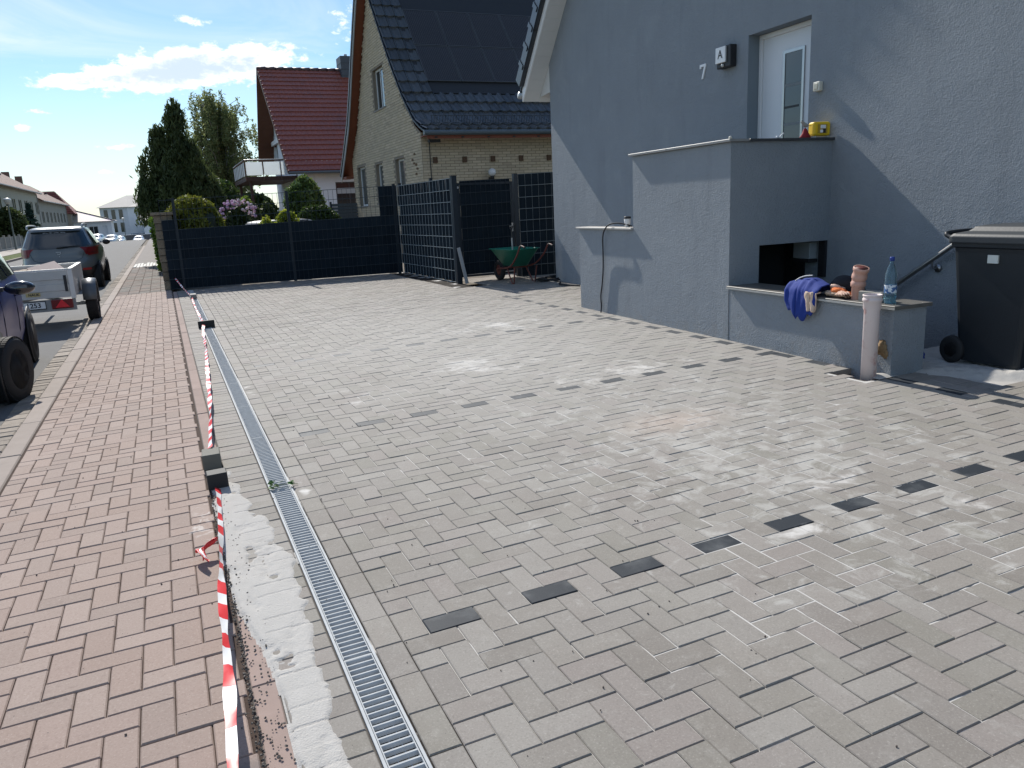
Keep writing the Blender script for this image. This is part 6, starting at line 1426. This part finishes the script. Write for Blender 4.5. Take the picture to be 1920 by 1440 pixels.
# distant parked cars
def far_car(label, x, y, rot, col, gname='cars parked far down the street'):
    t = thing('parked_car', label, 'car', (x, y, gz(x, y) - .01), rot, gname); b = MB(); V = []; m2 = 24; z2 = zs[::2]
    for z in z2: V += [(p[0], p[1], z) for p in sb.ring(z, m2)]
    b.add(V, [(i * m2 + j, i * m2 + (j + 1) % m2, (i + 1) * m2 + (j + 1) % m2, (i + 1) * m2 + j) for i in range(len(z2) - 1) for j in range(m2)] + [tuple(range((len(z2) - 1) * m2, len(z2) * m2))], sm=True)
    obj('body', b, mat('paint_%d_%d_%d' % tuple(int(c * 100) for c in col), col, .3, .02, coat=.6), t)
    obj('windscreen', patch(lambda a, z: sb.front(a, z, .01), -.66, .66, 1.03, 1.38, 6, 4), m_clear, t); obj('rear_window', patch(lambda a, z: sb.rear(a, z, .01), -.6, .6, 1.06, 1.36, 6, 4), m_clear, t)
    for s in (-1, 1):
        obj('side_window', patch(lambda a, z: sb.side(a, z, s, .01), .8, lambda w: 2.7 - .4 * w, 1.06, 1.36, 6, 4), m_clear, t)
        obj('headlight', patch(lambda a, z: sb.front(s * a, z, .012), .5, .78, .66, .80, 4, 2), mat('lamp_glass', ()), t)
    obj('grille', patch(lambda a, z: sb.front(a, z, .012), -.5, .5, .32, .60, 6, 3), m_black, t)
    b = MB()
    for s in (-1, 1):
        for yy in (.72, 3.15): b.lathe([(0, -.1), (.30, -.1), (.30, .1), (0, .1)], 14, 'x', (s * .77, yy, .30))
    obj('wheels', b, m_rub, t)
far_car('white van like car nearest behind the grey hatchback, farther down the street', -7.6, 119, radians(170), (.72, .73, .75))
far_car('silver car second in the far row, windscreen shining', -6.35, 128, radians(172), (.50, .55, .58))
far_car('white car third in the far row with dark grille', -5.9, 139, radians(172), (.74, .74, .76))
far_car('white car standing alone at the far bend of the street', -3.6, 158, radians(175), (.78, .78, .8))

# ------------------------------------------------------------ far end of the street
def local_house(name, label, loc, rot=0., cat='building'): return thing(name, label, cat, loc, rot)
m_cr = mat('cream_render', (.36, .35, .29), .92, .08, .8); m_cr2 = mat('grey_cream_render', (.28, .27, .235), .92, .08, .8)
m_br = mat('brown_tile_far', (.15, .085, .065), .85, .25, .8, bump=.3, bs=8)
def row_house(label, y0, y1, zb, ze, zr, mw, seed):
    t = local_house('row_house', label, (-13.8, y0, zb)); L = y1 - y0; H = ze - zb; ww = []
    k = 0; y = 1.6
    while y < L - 1.6:
        for (a, c) in ((.9, 2.3), (3.6, 5.0)):
            if c < H - .3: ww.append((y, y + .95, a, c)); ww.append((y + 1.25, y + 2.0, a, c))
        y += 4.2
    b = MB(); holed(b, 'x', 0, [(0, -1), (0, H), (L, H), (L, -1)], ww, 1); b.add([(-9, 0, -1), (0, 0, -1), (0, 0, H), (-4.5, 0, H + (zr - ze)), (-9, 0, H)], [(0, 1, 2, 3, 4)]); b.add([(-9, L, -1), (0, L, -1), (0, L, H), (-4.5, L, H + (zr - ze)), (-9, L, H)], [(4, 3, 2, 1, 0)])
    obj('wall', b, mw, t)
    b = MB(); b.box((.003, 0, -1), (.05, L, .55)); obj('plinth', b, mat('plinth_grey', (.2, .19, .18), .9), t)
    for w in ww: window_(t, ('x', 0), *w, 1, .12, .08, mf=mat('window_grey', (.30, .29, .27), .6), sill=True)
    R = zr - ze; b = MB(); tile_rows_x = None
    b.prism([(.55, H - .45), (.55, H - .32), (-4.5, H + R + .05), (-9.5, H - .32), (-9.5, H - .45), (-4.5, H + R - .08)], -.3, L + .3, 1); ro = obj('roof', b, m_br, t, fixn=True)
    for q in range(18):
        f0 = q / 18; x = .55 - 5.05 * f0; z = H - .30 + (R + .35) * f0; bb = MB(); bb.box((x - .30, -.32, z - .02), (x, L + .32, z + .06)) ; bb.v = [(vx, vy, vz + (x - vx) * (R + .35) / 5.05) for vx, vy, vz in bb.v]; obj('tile_row', bb, m_br, ro)
    g = random.Random(seed)
    for q in range(2):
        y = L * (.3 + .35 * q) + g.uniform(-1, 1); obj('chimney', MB().box((-5., y, H + R - .8), (-4.1, y + .6, H + R + 1.1)), mat('chimney_brick', (.16, .09, .07), .9), ro)
    for q in range(3): y = L * (.2 + .28 * q); obj('roof_hatch', MB().box((-1.9, y, H + R * .42 + .1), (-1.5, y + .5, H + R * .42 + .28)), m_black, ro)
    b = MB(); b.tube([(.62, 0, H - .36), (.62, L, H - .36)], .08, 6); b.tube([(.08, L - .3, 0), (.08, L - .3, H - .4)], .05, 6); obj('gutter', b, mat('gutter_grey', (.22, .22, .21), .5), t); return t
row_house('long pale two storey terrace with brown roof, nearest on the left of the street', 62, 116.5, -.35, 6.1, 9.0, m_cr, 1)
row_house('second terrace with slightly lower brown roof beyond the long pale one', 117.2, 149, -1.4, 5.25, 8.1, m_cr2, 2)
hp = local_house('hip_roof_house', 'far house with red tiled hipped roof at the end of the terraces', (-13.3, 150.5, -1.9))
obj('wall', MB().box((-9, 0, -1), (0, 9, 5.6)), m_cr2, hp)
b = MB(); b.add([(-9.6, -.6, 5.5), (.7, -.6, 5.5), (.7, 9.6, 5.5), (-9.6, 9.6, 5.5), (-6.4, 4.5, 9.4), (-2.3, 4.5, 9.4)], [(0, 1, 5, 4), (1, 2, 5), (2, 3, 4, 5), (3, 0, 4), (3, 2, 1, 0)]); rf2 = obj('roof', b, mat('red_tile_far', (.19, .055, .04), .7, .2, 1, bump=.3, bs=8), hp)
for q in range(12):
    f = q / 12; obj('tile_row', MB().box((-9.5 + 3.2 * f, -.62 + 5.1 * f, 5.52 + 3.9 * f), (.68 - 2.95 * f, -.55 + 5.1 * f, 5.60 + 3.9 * f)), mat('red_tile_line', (.10, .03, .025), .8), rf2)
for k in range(2): window_(hp, ('x', 0), 2 + 3.5 * k, 3.1 + 3.5 * k, 3.2, 4.6, 1, .1, .08)
lb = local_house('low_white_house', 'low white house with wide pale roof coloured with glare at the end of the street', (-17, 152, -2.2))
b = MB(); holed(b, 'y', 0, [(0, -1), (0, 4.5), (9.4, 4.5), (9.4, -1)], [(5.9, 7.3, 2.2, 3.6), (2.4, 3.8, 2.2, 3.6), (8.0, 8.7, 2.2, 3.6)], -1); b.box((0, .2, -1), (9.4, 8, 4.5)); obj('wall', b, m_wr, lb)
for w in ((5.9, 7.3), (2.4, 3.8)): window_(lb, ('y', 0), w[0], w[1], 2.2, 3.6, -1, .08, .08, bars=((w[0] + w[1]) / 2,))
def painted_glare(t, pos, c):  # hue noise puts the iridescent sun glare into the roof colour
    h = t('ShaderNodeHueSaturation', {'Hue': t.math('ADD', t.noise(pos, .35, 2), .0), 'Saturation': 1., 'Value': 1., 'Color': (.50, .28, .32, 1)}).outputs[0]; return t.mix(.5, h, (.38, .38, .40))
b = MB(); b.add([(-3, -.8, 4.4), (10.1, -.8, 4.4), (10.1, 9, 4.4), (-3, 9, 4.4), (-3, 4, 6.8), (3.2, 4, 6.6)], [(0, 1, 5, 4), (1, 2, 5), (2, 3, 4, 5), (3, 2, 1, 0)]); rf3 = obj('roof', b, mat('pale_roof_painted_glare', (1, 1, 1), .6, extra=painted_glare, spec=.3), lb)
obj('chimney', MB().box((3.2, 1.5, 4.9), (3.8, 2.1, 6.4)), mat('chimney_grey', (.16, .15, .15), .9), rf3)
b = MB(); b.tube([(-3, 4, 6.82), (3.2, 4, 6.64), (10.1, -.8, 4.44)], .07, 6); obj('hip_ridge', b, m_anth, rf3)
wh = local_house('white_block', 'white three storey block with grey hipped roof above the far cars', (-6.3, 200, -2.6), radians(12))
def face(ax, v, L, wins, f): 
    b = MB(); poly = [(0, -1), (0, 8.0), (L, 8.0), (L, -1)]; holed(b, ax, v, poly, wins, f); return b
w1 = [(x, x + 1.3, z, z + 2.2) for z in (5.3, 2.4) for x in (4.5, 11.)]
obj('wall', face('y', 0, 13, w1, -1), m_wr, wh)
for w in w1: window_(wh, ('y', 0), *w, -1, .1, .1, mf=mat('dark_frame', ()))
b = MB(); LW = 5.2
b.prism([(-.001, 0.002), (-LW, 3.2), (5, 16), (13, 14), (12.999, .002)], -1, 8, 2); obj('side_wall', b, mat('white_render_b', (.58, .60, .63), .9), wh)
for z in (5.3, 2.4):
    for k in range(3):
        f0, f1 = .18 + .27 * k, .18 + .27 * k + .14; b = MB(); b.add([(-LW * f0, 3.2 * f0 - .05, z), (-LW * f1, 3.2 * f1 - .05, z), (-LW * f1, 3.2 * f1 - .05, z + 2.1), (-LW * f0, 3.2 * f0 - .05, z + 2.1)], [(0, 3, 2, 1)]); obj('window', b, m_glass, wh)
obj('plinth', MB().box((-.0, -.4, -1), (13, -.02, 1.9)), mat('blue_plinth', (.15, .2, .26), .8), wh)
b = MB(); b.add([(-LW - .9, 2.7, 7.9), (0, -.8, 7.9), (13.6, -.8, 7.9), (14, 15, 7.9), (4, 16, 7.9), (1.2, 5.2, 10.6), (9, 6, 10.6)], [(0, 1, 5), (1, 2, 6, 5), (2, 3, 6), (3, 4, 5, 6), (4, 0, 5), (4, 3, 2, 1, 0)]); obj('roof', b, mat('grey_roof_far', (.24, .23, .23), .7, .2, .5), wh)
wn = local_house('white_annex', 'small white annex beside the far white block', (.2, 190, -2.4)); obj('wall', MB().box((-3.4, 0, -1), (8, 8, 4.6)), m_wr, wn); obj('roof', MB().prism([(-.6, 4.5), (8.5, 4.5), (4, 6.6)], -4.2, 9, 0), mat('grey_roof_far', ()), wn, fixn=True)
jn = MB(); jn.grid(lambda u, w: (-16 + 18 * u, 104 + 90 * w, gz(-16 + 18 * u, 104 + 90 * w) - .026), 6, 14); tag(obj('junction', jn, mat('pale_asphalt', (.22, .22, .215), .85, .12, .5)), 'pale asphalt of the far junction', kind='structure')
dw = thing('boundary_wall', 'long low dark wall at the far end of the street below the white block', 'wall', (-6, 178, gz(-6, 178))); obj('boundary_wall_body', MB().box((-4, 0, -.5), (16, .4, 1.5)), mat('dark_wall', (.10, .10, .105), .8), dw); obj('wall_cap', MB().box((-4.1, -.05, 1.503), (16, .45, 1.6)), m_wr, dw)
# lamp, fence, shrubs on the far side
def lamp(label, x, y, h, grp):
    t = thing('street_lamp', label, 'street lamp', (x, y, gz(x, y) - .05), 0, grp)
    obj('pole', MB().tube([(0, 0, 0), (0, 0, 1), (0, 0, h - .45)], [.085, .07, .05], 10), mat('lamp_pole', (.13, .15, .14), .5), t)
    obj('globe', MB().lathe([(.08, h - .47), (.20, h - .40), (.27, h - .15), (.26, h - .12), (.0, h - .12)], 18), mat('lamp_frosted', (.45, .45, .42), .3), t)
    obj('lamp_hood', MB().lathe([(.30, h - .13), (.31, h - .10), (.24, h - .0), (.1, h + .04), (0, h + .05)], 18), mat('hood_white', (.7, .7, .68), .4), t)
lamp('round headed street lamp standing on the left pavement before the pale terrace', -11.36, 77.6, 4.3, 'street lamps')
lamp('tiny street lamp far off in front of the white block', -6.4, 172, 5., 'street lamps')
lf = thing('concrete_fence', 'grey panel fence with pale concrete posts along the left pavement', 'fence', (-12.1, 62, gz(-12, 62)))
for k in range(11):
    y = k * 2.6; obj('fence_panel', MB().box((-.04, y + .16, .18), (.04, y + 2.45, 1.12)), mat('mesh_grey', (.15, .15, .14), .8), lf); obj('fence_post', MB().box((-.08, y - .12, 0), (.08, y + .12, 1.28)), mat('concrete_pale', (.38, .36, .32), .9), lf)
obj('fence_base', MB().box((-.12, -.3, -.2), (.12, 28.8, .176)), mat('concrete_pale', ()), lf)
bush('yew_shrub', 'wide dark evergreen shrub in front of the pale terrace', 'bush', (-13.0, 88, -.3), (1.75, 2.2, 2.15), 5000, .22, L_dk, 21)
bush('yew_shrub', 'lower dark evergreen shrub left of the wide one by the terrace', 'bush', (-14.2, 84, -.3), (1.2, 1.5, 1.35), 3000, .22, L_dk, 24)
sp = thing('spruce', 'small blue green spruce right of the dark shrub before the terrace', 'tree', (-11.9, 93, -.4)); C = []; g = np.random.default_rng(4)
for k in range(9):
    z = .6 + k * .46; R_k = 1.25 * (1 - k / 9.5)
    for q in range(16): a = 2 * pi * q / 16 + k; s_ = g.random(20); C.append(np.stack([R_k * s_ * cos(a), R_k * s_ * sin(a), z - .25 * s_ + g.normal(0, .05, 20)], 1))
leaves('foliage', np.concatenate(C), .16, leafmat('spruce_needles', (.02, .045, .035), (.05, .09, .07), .1), sp, aspect=2.4); obj('trunk', MB().tube([(0, 0, 0), (0, 0, 4.7)], [.08, .02], 6), mat('bark', ()), sp)
bush('front_hedge', 'light green leafy hedge behind the concrete fence at the left', 'hedge', (-13.3, 72, -.2), (.8, 8, .85), 7000, .16, L_hd, 22)
bush('green_shrub', 'light green shrub at the end of the concrete fence', 'bush', (-11.7, 92, -.4), (.9, 2.2, .75), 3000, .15, leafmat('fresh_leaf', (), ()), 23)
